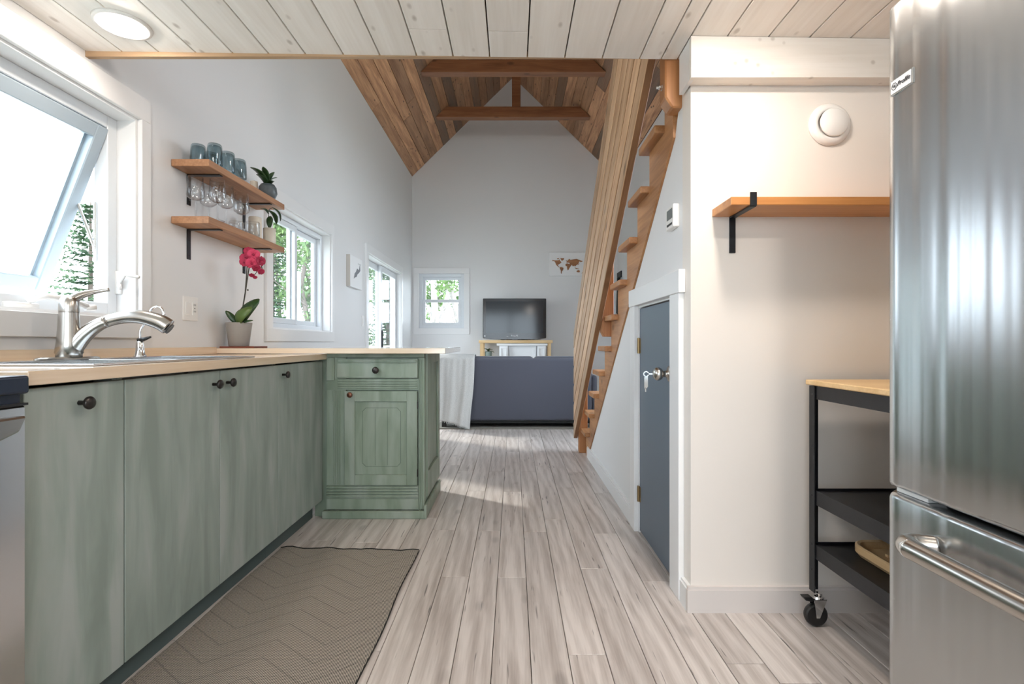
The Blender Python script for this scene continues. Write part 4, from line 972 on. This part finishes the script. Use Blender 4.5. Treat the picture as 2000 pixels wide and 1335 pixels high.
for (x, y) in ((KX0+.02, KY1-.025), (KX0+.02, KY0+.03), (KX1-.02, KY1-.025), (KX1-.02, KY0+.03)):
    bm = NB(); lathe(bm, [(0, .098), (.016, .098), (.016, .104), (.010, .106), (.010, .114), (0, .114)], (x, y, 0), 16)
    for s in (-1, 1): prism(bm, [(x-.026, .098), (x+.018, .098), (x-.006, .034), (x-.018, .034)], 'y', y+s*.016-.001, y+s*.016+.001)
    bx(bm, x-.026, x+.018, y-.017, y+.017, .096, .0985); cs = O('caster', bm, M['chrome'], ct_)
    bm = NB(); lathe(bm, [(0, -.012), (.034, -.012), (.038, -.008), (.0395, 0), (.038, .008), (.034, .012), (0, .012)], (x-.012, y, .0395), 28, Matrix.Rotation(PI/2, 3, 'X')); O('wheel', bm, M['blackplastic'], cs, False)
    bm = NB(); prism(bm, [(x-.060, .104), (x-.030, .104), (x-.022, .093), (x-.030, .088), (x-.052, .092)], 'y', y-.014, y+.014, bev=.002); O('brake_lever', bm, M['blackplastic'], cs)
# bamboo tray on the cart's lower shelf
tr = E('serving_tray', (1.28, 1.60, .275), 'light bamboo serving tray with rounded corner on the cart lower shelf', 'tray')
def rr_pts(x0, x1, y0, y1, r, n=8):
    out = []
    for (cx, cy, a0) in ((x1-r, y1-r, 0), (x0+r, y1-r, 90), (x0+r, y0+r, 180), (x1-r, y0+r, 270)):
        for i in range(n+1): a_ = math.radians(a0+90*i/n); out.append((cx+r*math.cos(a_), cy+r*math.sin(a_)))
    return out
def rr_ring(bm, levels):
    rings = []
    for (ins, z) in levels:
        rings.append([bm.verts.new((p[0], p[1], z)) for p in rr_pts(1.13+ins, 1.50-ins, 1.34+ins, 1.735-ins, max(.01, .06-ins))])
    for a_, b_ in zip(rings, rings[1:]):
        n = len(a_)
        for i in range(n): bm.faces.new((a_[i], a_[(i+1) % n], b_[(i+1) % n], b_[i]))
    bm.faces.new(rings[0]); bm.faces.new(rings[-1])
bm = NB(); rr_ring(bm, [(.012, .276), (.0, .290), (.0, .312), (.006, .315), (.014, .312), (.02, .290)]); O('tray_body', bm, M['bamboo'], tr)
bm = NB()
for i in range(12): bx(bm, 1.20, 1.24, 1.42+i*.02, 1.432+i*.02, .291, .300, .001)
bx(bm, 1.25, 1.44, 1.40, 1.66, .291, .296, .001); O('tray_ridges', bm, M['bamboo'], tr)

# ------------------------------------------------------------------ fridge
fr = E('fridge', (1.28, .76, 0), 'large stainless bottom-freezer fridge filling the right edge of the picture', 'fridge')
FX, FY0, FY1 = .872, .300, 1.214
B('cabinet', (FX+.075, XR-.02, FY0+.004, FY1-.004, .03, 1.765), M['blackmetal'], fr, bev=.006)
def fdoor(name, z0, z1):
    bm = NB(); n = 44; rows = []
    prof = []
    for i in range(n+1):
        t = i/n; y = FY0+(FY1-FY0)*t; bul = -.009*(1-(2*t-1)**2)
        d = min(y-FY0, FY1-y); r = .022; rd = r-math.sqrt(max(0, r*r-(r-min(d, r))**2)) if d < r else 0
        prof.append((y, FX+bul+.006+rd))
    zs = [z0, z0+.004, z0+.012]+[z0+.012+(z1-z0-.024)*k/10 for k in range(1, 10)]+[z1-.012, z1-.004, z1]
    ins = [.010, .003, 0]+[0]*9+[0, .003, .010]
    for z, q in zip(zs, ins): rows.append([bm.verts.new((x+q, y, z)) for (y, x) in prof])
    for a_, b_ in zip(rows, rows[1:]):
        for i in range(n): bm.faces.new((a_[i], a_[i+1], b_[i+1], b_[i]))
    bk = [[bm.verts.new((FX+.068, y, z)) for y in (FY0, FY1)] for z in (z0, z1)]
    bm.faces.new([*rows[0], bk[0][1], bk[0][0]]); bm.faces.new([*rows[-1], bk[1][1], bk[1][0]])
    bm.faces.new([r_[0] for r_ in rows]+[bk[1][0], bk[0][0]]); bm.faces.new([r_[-1] for r_ in rows]+[bk[1][1], bk[0][1]]); bm.faces.new((bk[0][0], bk[0][1], bk[1][1], bk[1][0]))
    return O(name, bm, M['fridge'], fr, True)
ud = fdoor('fridge_door', .647, 1.762); ld = fdoor('freezer_drawer', .07, .634)
for d in (ud, ld):
    m = d.modifiers.new('es', 'EDGE_SPLIT'); m.split_angle = math.radians(50)
B('kick_grille', (FX+.05, FX+.075, FY0+.01, FY1-.01, 0, .066), M['blackplastic'], fr)
B('hinge_bracket', (FX+.022, FX+.06, FY1-.11, FY1-.02, .6345, .6465), M['white'], fr, bev=.001)
hz = .560; hx = FX-.062
bm = NB(); tube(bm, spline([(FX+.002, 1.060, hz), (hx+.022, 1.072, hz), (hx, 1.045, hz), (hx, .98, hz), (hx, .53, hz), (hx, .475, hz), (hx+.022, .452, hz), (FX+.002, .465, hz)], 8), .0205, 20); O('handle_bar', bm, M['steel2'], ld, True)
bm = NB(); tube(bm, spline([(FX, .40, .74), (hx+.02, .40, .73), (hx, .40, .76), (hx, .40, 1.55), (hx+.02, .40, 1.585), (FX, .40, 1.575)], 8), .0155, 20); O('handle_bar', bm, M['steel2'], ud, True)
bd = B('badge', (FX+.0005, FX+.006, 1.119, 1.185, CAMZ+.568, CAMZ+.603), M['chrome'], ud, bev=.0012)
bd2 = B('badge_plate', (FX-.0002, FX+.0005, 1.123, 1.182, CAMZ+.571, CAMZ+.600), M['whiteink'], ud)
rt = (PI/2, 0, -PI/2)
text('Profile', .0145, M['ink'], ud, (FX-.0006, 1.1440, CAMZ+.586), rt, shear=.35)
text('GE', .0075, M['ink'], ud, (FX-.0006, 1.1715, CAMZ+.586), rt, 'emblem_letters')
bm = NB(); lathe(bm, [(.0068, 0), (.0082, 0), (.0082, .0006), (.0068, .0006)], (FX-.0001, 1.1715, CAMZ+.586), 28, RM, close=True); O('emblem_ring', bm, M['ink'], ud)

# ------------------------------------------------------------------ living area
lr = B('rug', (-1.35, .70, 5.80, 7.55, .0003, .014), M['rug2'], bev=.002); T(lr, 'speckled dark grey area rug under the sofa', 'rug')
sf = E('sofa', (.03, 6.2, .014), 'slate blue fabric sofa seen from behind, facing the television', 'sofa')
bm = NB(); SY = 5.85
def rbox(bm, x0, x1, y0, y1, z0, z1, r, seg=4): return bx(bm, x0, x1, y0, y1, z0, z1, bev=r, seg=seg)
bm = NB(); rbox(bm, -.80, .905, SY, SY+.20, .085, .800, .035); 
for v in bm.verts:
    if v.co.z > .5 and abs(v.co.x) > .6: v.co.x *= .985
O('back_frame', bm, M['sofa'], sf, True)
for (a_, b_) in ((-.80, .235), (.240, .905)):
    bm = NB(); rbox(bm, a_, b_, SY+.03, SY+.24, .45, .823, .045); O('back_cushion', bm, M['sofa'], sf, True)
for (a_, b_) in ((-.87, -.80), (.905, .975)):
    bm = NB(); rbox(bm, a_, b_, SY+.08, SY+.85, .085, .60, .03); O('arm', bm, M['sofa'], sf, True)
bm = NB(); rbox(bm, -.80, .905, SY+.2, SY+.85, .085, .30, .02); O('seat_base', bm, M['sofa'], sf, True)
for (a_, b_) in ((-.80, .045), (.05, .905)):
    bm = NB(); rbox(bm, a_, b_, SY+.24, SY+.86, .30, .44, .035); O('seat_cushion', bm, M['sofa'], sf, True)
for (x, y) in ((-.82, SY+.03), (.88, SY+.03), (-.82, SY+.78), (.88, SY+.78)): B('leg', (x, x+.05, y, y+.05, .014, .085), M['blackplastic'], sf)
B('bottom_cloth', (-.80, .90, SY+.01, SY+.8, .060, .084), M['blackcloth'], sf)
# blanket over the left back corner
bm = NB(); nx, ny = 30, 44; vv = []
for i in range(nx+1):
    u = i/nx; row = []
    hang = .70+.12*u**2
    path = [Vector((0, SY+.30, .55)), Vector((0, SY+.27, .80)), Vector((0, SY+.16, .845)), Vector((0, SY+.02, .838)), Vector((0, SY-.02, .80))]
    for j in range(ny+1):
        t = j/ny
        if t < .3:
            q = t/.3*4; k = min(3, int(q)); p = path[k].lerp(path[k+1], q-k)
        else:
            s = (t-.3)/.7; L_ = hang; z = .80-L_*s; y = SY-.02-.035*s-.01*s*s
            if z < .006: y -= (.006-z); z = .006+.002*s
            p = Vector((0, y, z))
        x = -.885+.45*u + (-.055*max(0, (t-.3)/.7)*u) - .0*u
        fold = math.sin(u*17+t*1.3)*.012*min(1, max(0, (t-.25)*2.2)) + math.sin(u*41+t*3)*.003
        row.append(bm.verts.new((x+.006*math.sin(t*9+u*3), p.y-.012-fold*1.0 if t > .28 else p.y, p.z+(abs(fold)*.3 if t <= .3 else 0)+.004)))
    vv.append(row)
for i in range(nx):
    for j in range(ny): bm.faces.new((vv[i][j], vv[i+1][j], vv[i+1][j+1], vv[i][j+1]))
bl = O('throw_blanket', bm, M['blanket'], None, True); T(bl, 'pale grey knitted throw hanging over the left end of the sofa back', 'blanket'); solid(bl, .006)
bm = NB()
hem = [Vector(v.co) for v in bl.data.vertices if False]
ob = wp(bl)
n_ = (ny+1)
for i in range(0, nx+1):
    v = bl.data.vertices[i*n_+ny].co+ob
    tube(bm, [v+Vector((0, 0, .0)), v+Vector((R.uniform(-.006, .006), -.012, -.012 if v.z > .03 else 0))], .0022, 5)
O('fringe', bm, M['blanket'], bl, kind=None)
# console + television + white fireplace + plant
tz = 1.020
cs = E('console_table', (.035, 8.05, 0), 'light wood console under the television against the far wall', 'table')
B('table_top', (-.53, .605, 7.85, 8.22, tz-.045, tz), M['oak'], cs, bev=.003)
for (x, y) in ((-.49, 7.87), (-.49, 8.14), (.56, 7.87), (.56, 8.14)): B('leg', (x-.02, x+.035 if x < 0 else x+.02, y, y+.05, 0, tz-.046), M['oakz'], cs)
B('lower_shelf', (-.452, -.235, 7.87, 8.19, .715, .735), M['oak'], cs)
fp = E('electric_fireplace', (.17, 8.0, 0), 'white panelled fireplace surround standing beneath the console top', 'fireplace')
B('header', (-.255, .530, 7.875, 8.16, .935, .970), M['whitegloss'], fp, bev=.004)
B('back_panel', (-.07, .36, 7.98, 8.14, .0, .934), M['whitegloss'], fp)
for (a_, b_) in ((-.215, -.08), (.37, .505)):
    p_ = B('pilaster', (a_, b_, 7.90, 8.14, .0, .934), M['whitegloss'], fp, bev=.003)
    bm = NB(); bx(bm, a_+.02, a_+.035, 7.885, 7.8995, .08, .90, .002); bx(bm, b_-.035, b_-.02, 7.885, 7.8995, .08, .90, .002); bx(bm, a_+.035, b_-.035, 7.885, 7.8995, .885, .90, .002); O('pilaster_moulding', bm, M['whitegloss'], p_)
for x in (-.045, .335): B('inner_trim', (x-.012, x+.012, 7.965, 7.979, .0, .90), M['whitegloss'], fp, bev=.002)
c = Vector((-.385, 7.93, .735)); e = E('potted_plant', c, 'small round sage pot with round leaves under the console top', 'potted plant')
bm = NB(); lathe(bm, [(0, 0), (.055, 0), (.058, .014), (.045, .018), (.052, .03), (.056, .10), (.050, .112), (.046, .108), (0, .10)], c, 28); O('pot', bm, M['sagepot'], e, True)
for (dx, dy, dz, w) in ((-.07, -.03, .055, .028), (-.04, -.04, .045, .025), (.07, -.02, .04, .028), (.09, -.03, -.01, .02), (.03, .03, .06, .02)):
    bm = NB(); leaf_bm(bm, c+Vector((0, 0, .10)), c+Vector((dx, dy, .10+dz)), w, .2); solid(O('leaf', bm, M['leaf'], e, True))
tv = E('television', (.02, 7.98, tz), 'black flat-screen television standing on the light wood console', 'television')
TX0, TX1, TZ0, TZ1 = -.472, .512, tz+.012, 1.668
bm = NB(); prism(bm, [(TX0, TZ0+.02), (TX0+.12, TZ0+.004), (TX1-.12, TZ0+.004), (TX1, TZ0+.02), (TX1, TZ1), (TX0, TZ1)], 'y', 7.955, 8.03, bev=.008); O('bezel', bm, M['gloss_black'], tv)
B('screen', (TX0+.045, TX1-.045, 7.953, 7.9555, TZ0+.10, TZ1-.045), M['screen'], tv)
bm = NB(); oval(bm, .02, 8.0, tz, tz+.012, .22, .11); bx(bm, -.04, .08, 7.985, 8.02, tz+.012, tz+.03); O('stand', bm, M['gloss_black'], tv)
text('PHILIPS', .034, M['whiteink'], tv, (.02, 7.953, TZ0+.055), (PI/2, 0, 0))
bm = NB()
for x in (-.10, -.085): bx(bm, x, x+.008, 7.9525, 7.955, TZ0+.042, TZ0+.048)
bx(bm, TX0+.02, TX0+.04, 7.9525, 7.955, TZ0+.045, TZ0+.06); O('indicator_marks', bm, M['whiteink'], tv)
# world map canvas
mp_ = E('world_map_art', (.88, YF, 2.07), 'white canvas with a brown wooden world map on the far wall', 'wall art')
B('canvas', (.577, 1.19, YF-.030, YF-.001, 2.062, 2.437), M['canvas'], mp_, bev=.002)
def mpt(x, y): return ((1060+x*.06-1002.4)*8.27/1000, CAMZ+(669-(480+y*.06))*8.27/1000)
conts = {'north_america': [(310, 460), (380, 470), (510, 470), (545, 440), (560, 480), (610, 540), (560, 580), (510, 610), (480, 600), (520, 670), (545, 690), (520, 690), (440, 620), (410, 540), (370, 490), (320, 500)],
 'greenland': [(570, 400), (700, 400), (680, 450), (625, 490), (590, 440)], 'arctic_island': [(460, 410), (540, 395), (520, 425), (475, 430)],
 'south_america': [(550, 690), (620, 690), (675, 720), (655, 790), (620, 840), (615, 905), (590, 890), (590, 800), (560, 740)],
 'eurasia': [(770, 520), (820, 460), (870, 420), (900, 460), (1000, 440), (1100, 420), (1160, 450), (1310, 500), (1240, 530), (1200, 500), (1150, 590), (1080, 640), (1050, 680), (1030, 640), (985, 670), (950, 620), (900, 640), (870, 600), (880, 560), (830, 540), (780, 545)],
 'africa': [(740, 590), (790, 570), (860, 590), (930, 630), (880, 700), (850, 760), (815, 800), (795, 740), (790, 665), (745, 650)],
 'australia': [(1100, 820), (1150, 785), (1200, 800), (1210, 850), (1170, 860), (1110, 850)], 'indonesian_islands': [(1040, 700), (1090, 720), (1180, 745), (1170, 755), (1080, 750)],
 'new_zealand': [(1270, 895), (1290, 855), (1305, 860), (1285, 895)], 'british_isles': [(752, 480), (775, 465), (780, 490), (760, 500)], 'japan_islands': [(1140, 605), (1185, 570), (1190, 580), (1155, 615)]}
for nm, pts in conts.items():
    bm = NB(); prism(bm, [mpt(*p) for p in pts], 'y', YF-.037, YF-.0302); O('map_piece', bm, M['maproot'], mp_)
# picture on the left wall
pa = E('canvas_picture', (XL, 5.22, 1.53), 'small white canvas with a grey sketch left of the patio door', 'wall art')
B('canvas', (XL+.001, XL+.042, 5.025, 5.416, 1.535, 1.850), M['canvas'], pa, bev=.002)
B('canvas_edge', (XL+.001, XL+.040, 5.022, 5.0252, 1.537, 1.848), M['canvasside'], pa)
bm = NB(); prism(bm, [(5.13, 1.62), (5.16, 1.68), (5.20, 1.70), (5.24, 1.74), (5.30, 1.73), (5.34, 1.80), (5.35, 1.73), (5.30, 1.70), (5.25, 1.68), (5.22, 1.65), (5.17, 1.64)], 'x', XL+.0421, XL+.0426); O('sketch', bm, M['sketch'], pa)
bm = NB()
for i in range(6): bx(bm, XL+.0421, XL+.0426, 5.27+i*.018, 5.28+i*.018, 1.79, 1.795)
O('sketch_caption', bm, M['sketch'], pa)
# fabric and hanging things on the right wall behind the stairs
hk = E('wall_hook_rack', (XR, 6.9, 1.9), 'dark strap and pale bag hanging on the right wall behind the stairs', 'hooks')
B('hook_board', (XR-.02, XR-.001, 7.95, 8.25, 2.0, 2.1), M['blackmetal'], hk, bev=.003)
bm = NB(); prism(bm, [(7.97, 2.0), (8.05, 2.0), (8.12, 1.45), (7.98, 1.40), (7.94, 1.6)], 'x', XR-.06, XR-.021, bev=.006); O('strap_bag', bm, M['blackcloth'], hk)

# ------------------------------------------------------------------ ceiling lamps (recessed pucks)
def puck(x, y, label, group, lm='lamp'):
    z = zc(x); e = E('ceiling_light', (x, y, z), label, 'ceiling light', group)
    bm = NB(); lathe(bm, [(.066, 0), (.088, 0), (.086, -.008), (.068, -.010)], (x, y, z), 40, close=True); O('trim_ring', bm, M['white'], e, True)
    bm = NB(); lathe(bm, [(.066, -.002), (.062, -.012), (.045, -.019), (.02, -.022), (0, -.0225)], (x, y, z), 32); O('lens', bm, M[lm], e, True)
puck(-1.365, 1.79, 'glowing round ceiling light above the kitchen window', None, 'lampsoft')
puck(.66, 1.40, 'glowing round ceiling light just out of frame in front of the bulkhead', None)
puck(.78, .42, 'ceiling light in front of the fridge, out of view', None)
puck(.55, -1.1, 'added fill ceiling light behind the camera on the fridge side', None)  # unseen lamp added to brighten the kitchen
puck(-1.2, -1.1, 'added fill ceiling light behind the camera on the window side', None)  # second unseen lamp, also added for brightness
# fill lights added on the loft side walls, above the slab and out of view
for (x, l) in ((XL+.001, 'added round fill light on the left loft wall, out of view'), (XR-.001, 'added round fill light on the right loft wall, out of view')):
    e = E('fill_light', (x, 1.2, 3.2), l, 'fill light'); rm = ROTX if x < 0 else RM
    bm = NB(); lathe(bm, [(0, .001), (.13, .001), (.13, .012), (.12, .014)], (x, 1.2, 3.2), 32, rm); O('trim_ring', bm, M['white'], e)
    bm = NB(); lathe(bm, [(.12, .014), (.11, .035), (.06, .055), (0, .06)], (x, 1.2, 3.2), 32, rm); O('lens', bm, M['fill_lamp'], e, True)

# ------------------------------------------------------------------ outdoors
GZ = -.55
gr_ = NB(); bmesh.ops.create_grid(gr_, x_segments=40, y_segments=40, size=40)
for v in gr_.verts: v.co.z = GZ+.12*math.sin(v.co.x*.7)*math.cos(v.co.y*.5)-.05; v.co.y += 5
T(O('ground', gr_, M['grass']), kind='structure')
def spruce(x, y, h, r, label, seed):
    rr_ = random.Random(seed); e = E('spruce_tree', (x, y, GZ), label, 'tree')
    bm = NB(); tube(bm, [(x, y, GZ-.1), (x, y, GZ+h)], [.07, .01], 7); O('trunk', bm, M['bark'], e)
    bm = NB(); nl = int(h*13)
    for i in range(nl):
        t = i/nl; z = GZ+.15+t*(h-.15); rad = r*(1-t)**.85+.04; nb = 9
        for k in range(nb):
            a_ = rr_.uniform(0, 2*PI); ln = rad*rr_.uniform(.7, 1.1); d = Vector((math.cos(a_), math.sin(a_), -.22+.5*t)); s = Vector((-math.sin(a_), math.cos(a_), 0))
            m_ = max(4, int(ln/.055))
            for q in range(m_):
                c_ = Vector((x, y, z))+d*ln*(q+1)/m_; w_ = .15*(1.15-(q/m_))*rr_.uniform(.5, 1.1)
                for sg in (-1, 1):
                    tip = c_+(s*sg*.9+d*.55).normalized()*w_+Vector((0, 0, rr_.uniform(-.05, .02)))
                    b1 = c_-d*.018; b2 = c_+d*.022+Vector((0, 0, rr_.uniform(-.02, .02)))
                    bm.faces.new([bm.verts.new(b1), bm.verts.new(b2), bm.verts.new(tip)])
    O('needles', bm, M['spruce'], e, kind='stuff')
def leafy(x, y, h, r, label, seed, birch=False, base=0.2, n=2600, nm='leafy_tree'):
    rr_ = random.Random(seed); e = E(nm, (x, y, GZ), label, 'tree')
    bm = NB(); pts = [(x+rr_.uniform(-.06, .06)*i, y, GZ-.1+h*.95*i/6) for i in range(7)]; tube(bm, pts, [(.12 if birch else .085)-.014*i*(1.2 if birch else .8) for i in range(7)], 8)
    for i in range(9):
        z = GZ+h*rr_.uniform(.25, .85); a_ = rr_.uniform(0, 2*PI); tube(bm, [(x, y, z), (x+r*.7*math.cos(a_), y+r*.7*math.sin(a_), z+r*.5)], [.022, .006], 5)
    O('trunk', bm, M['birch'] if birch else M['bark'], e)
    bm = NB(); cl = [(Vector((x, y, GZ+h*(base+(1-base)*rr_.random())))+Vector((rr_.uniform(-1, 1), rr_.uniform(-1, 1), 0))*r*.65, r*rr_.uniform(.25, .5)) for _ in range(22)]
    for i in range(n):
        c_, q = rr_.choice(cl); v = Vector((rr_.gauss(0, 1), rr_.gauss(0, 1), rr_.gauss(0, 1))).normalized()*q*rr_.random()**.4; p = c_+v
        u = Vector((rr_.gauss(0, 1), rr_.gauss(0, 1), rr_.gauss(0, 1))).normalized(); w = u.cross(Vector((.3, .5, .8))).normalized(); s = rr_.uniform(.045, .09)
        bm.faces.new([bm.verts.new(p-u*s), bm.verts.new(p+w*s*.5), bm.verts.new(p+u*s), bm.verts.new(p-w*s*.5)])
    O('leaves', bm, M['leafy'], e, kind='stuff')
spruce(-5.78, 7.0, 3.45, 1.05, 'spruce tree seen through the open kitchen window', 3)
leafy(-4.72, 5.75, 1.2, .42, 'low bush at the foot of the spruce outside the kitchen window', 4, base=.1, n=1300, nm='bush')
spruce(-6.1, 13.0, 5.6, 1.45, 'nearest spruce seen through the sliding window', 5)
leafy(-7.3, 16.0, 8, 1.7, 'leafy tree beyond the spruce outside the sliding window', 6, base=.02, n=9000)
leafy(-4.45, 11.1, 6, 1.15, 'bright leafy tree at the right side of the sliding window view', 7, base=.02, n=9000)
leafy(-6.2, 19.8, 8.5, 1.9, 'tall leafy tree far back beyond the sliding window', 11, base=.05, n=4200)
spruce(-3.15, 12.9, 6.0, 1.15, 'spruce beyond the deck seen through the patio door', 9)
leafy(-4.1, 18.2, 7.5, 1.4, 'leafy tree far beyond the deck seen through the patio door', 10, n=3600)
for i_, (x, y, l) in enumerate(((-2.35, 15.3, 'leftmost birch trunk outside the far window'), (-1.86, 12.0, 'thick pale birch just left of the far window centre'), (-1.95, 14.2, 'thin birch behind the far window centre'), (-1.45, 13.0, 'birch just right of the far window centre'), (-1.62, 16.4, 'rightmost birch outside the far window'), (-2.75, 17.6, 'distant birch far behind the far window'))):
    leafy(x, y, 6.5, .62, l, 20+i_, True, .42, 1100, nm='birch_tree')
# deck outside the patio door
dk = E('deck', (-3.0, 6.6, -.05), 'grey board deck outside the patio door', 'deck')
for i in range(15): B('deck_board', (-1.86-.145*(i+1)+.006, -1.86-.145*i, 5.0, 9.6, -.10, -.065), M['deck'], dk)
B('deck_beam', (-4.02, -1.82, 5.0, 5.1, -.35, -.101), M['deck'], dk); B('deck_beam', (-4.02, -1.82, 9.4, 9.5, -.35, -.101), M['deck'], dk)
dr2 = E('deck_railing', (-3, 9.5, -.06), 'pale teal and white deck railing at the far end of the deck', 'railing')
B('hand_rail', (-4.0, -1.95, 9.45, 9.53, .88, .93), M['trim'], dr2); B('bottom_rail', (-4.0, -1.95, 9.46, 9.52, .05, .09), M['trim'], dr2)
for i in range(14): B('baluster', (-3.95+i*.145, -3.91+i*.145, 9.475, 9.505, .09, .88), M['tealpost'], dr2)
for x in (-4.0, -2.97, -1.98): B('railing_post', (x-.04, x+.04, 9.44, 9.54, -.06, 2.3), M['tealpost'], dr2)
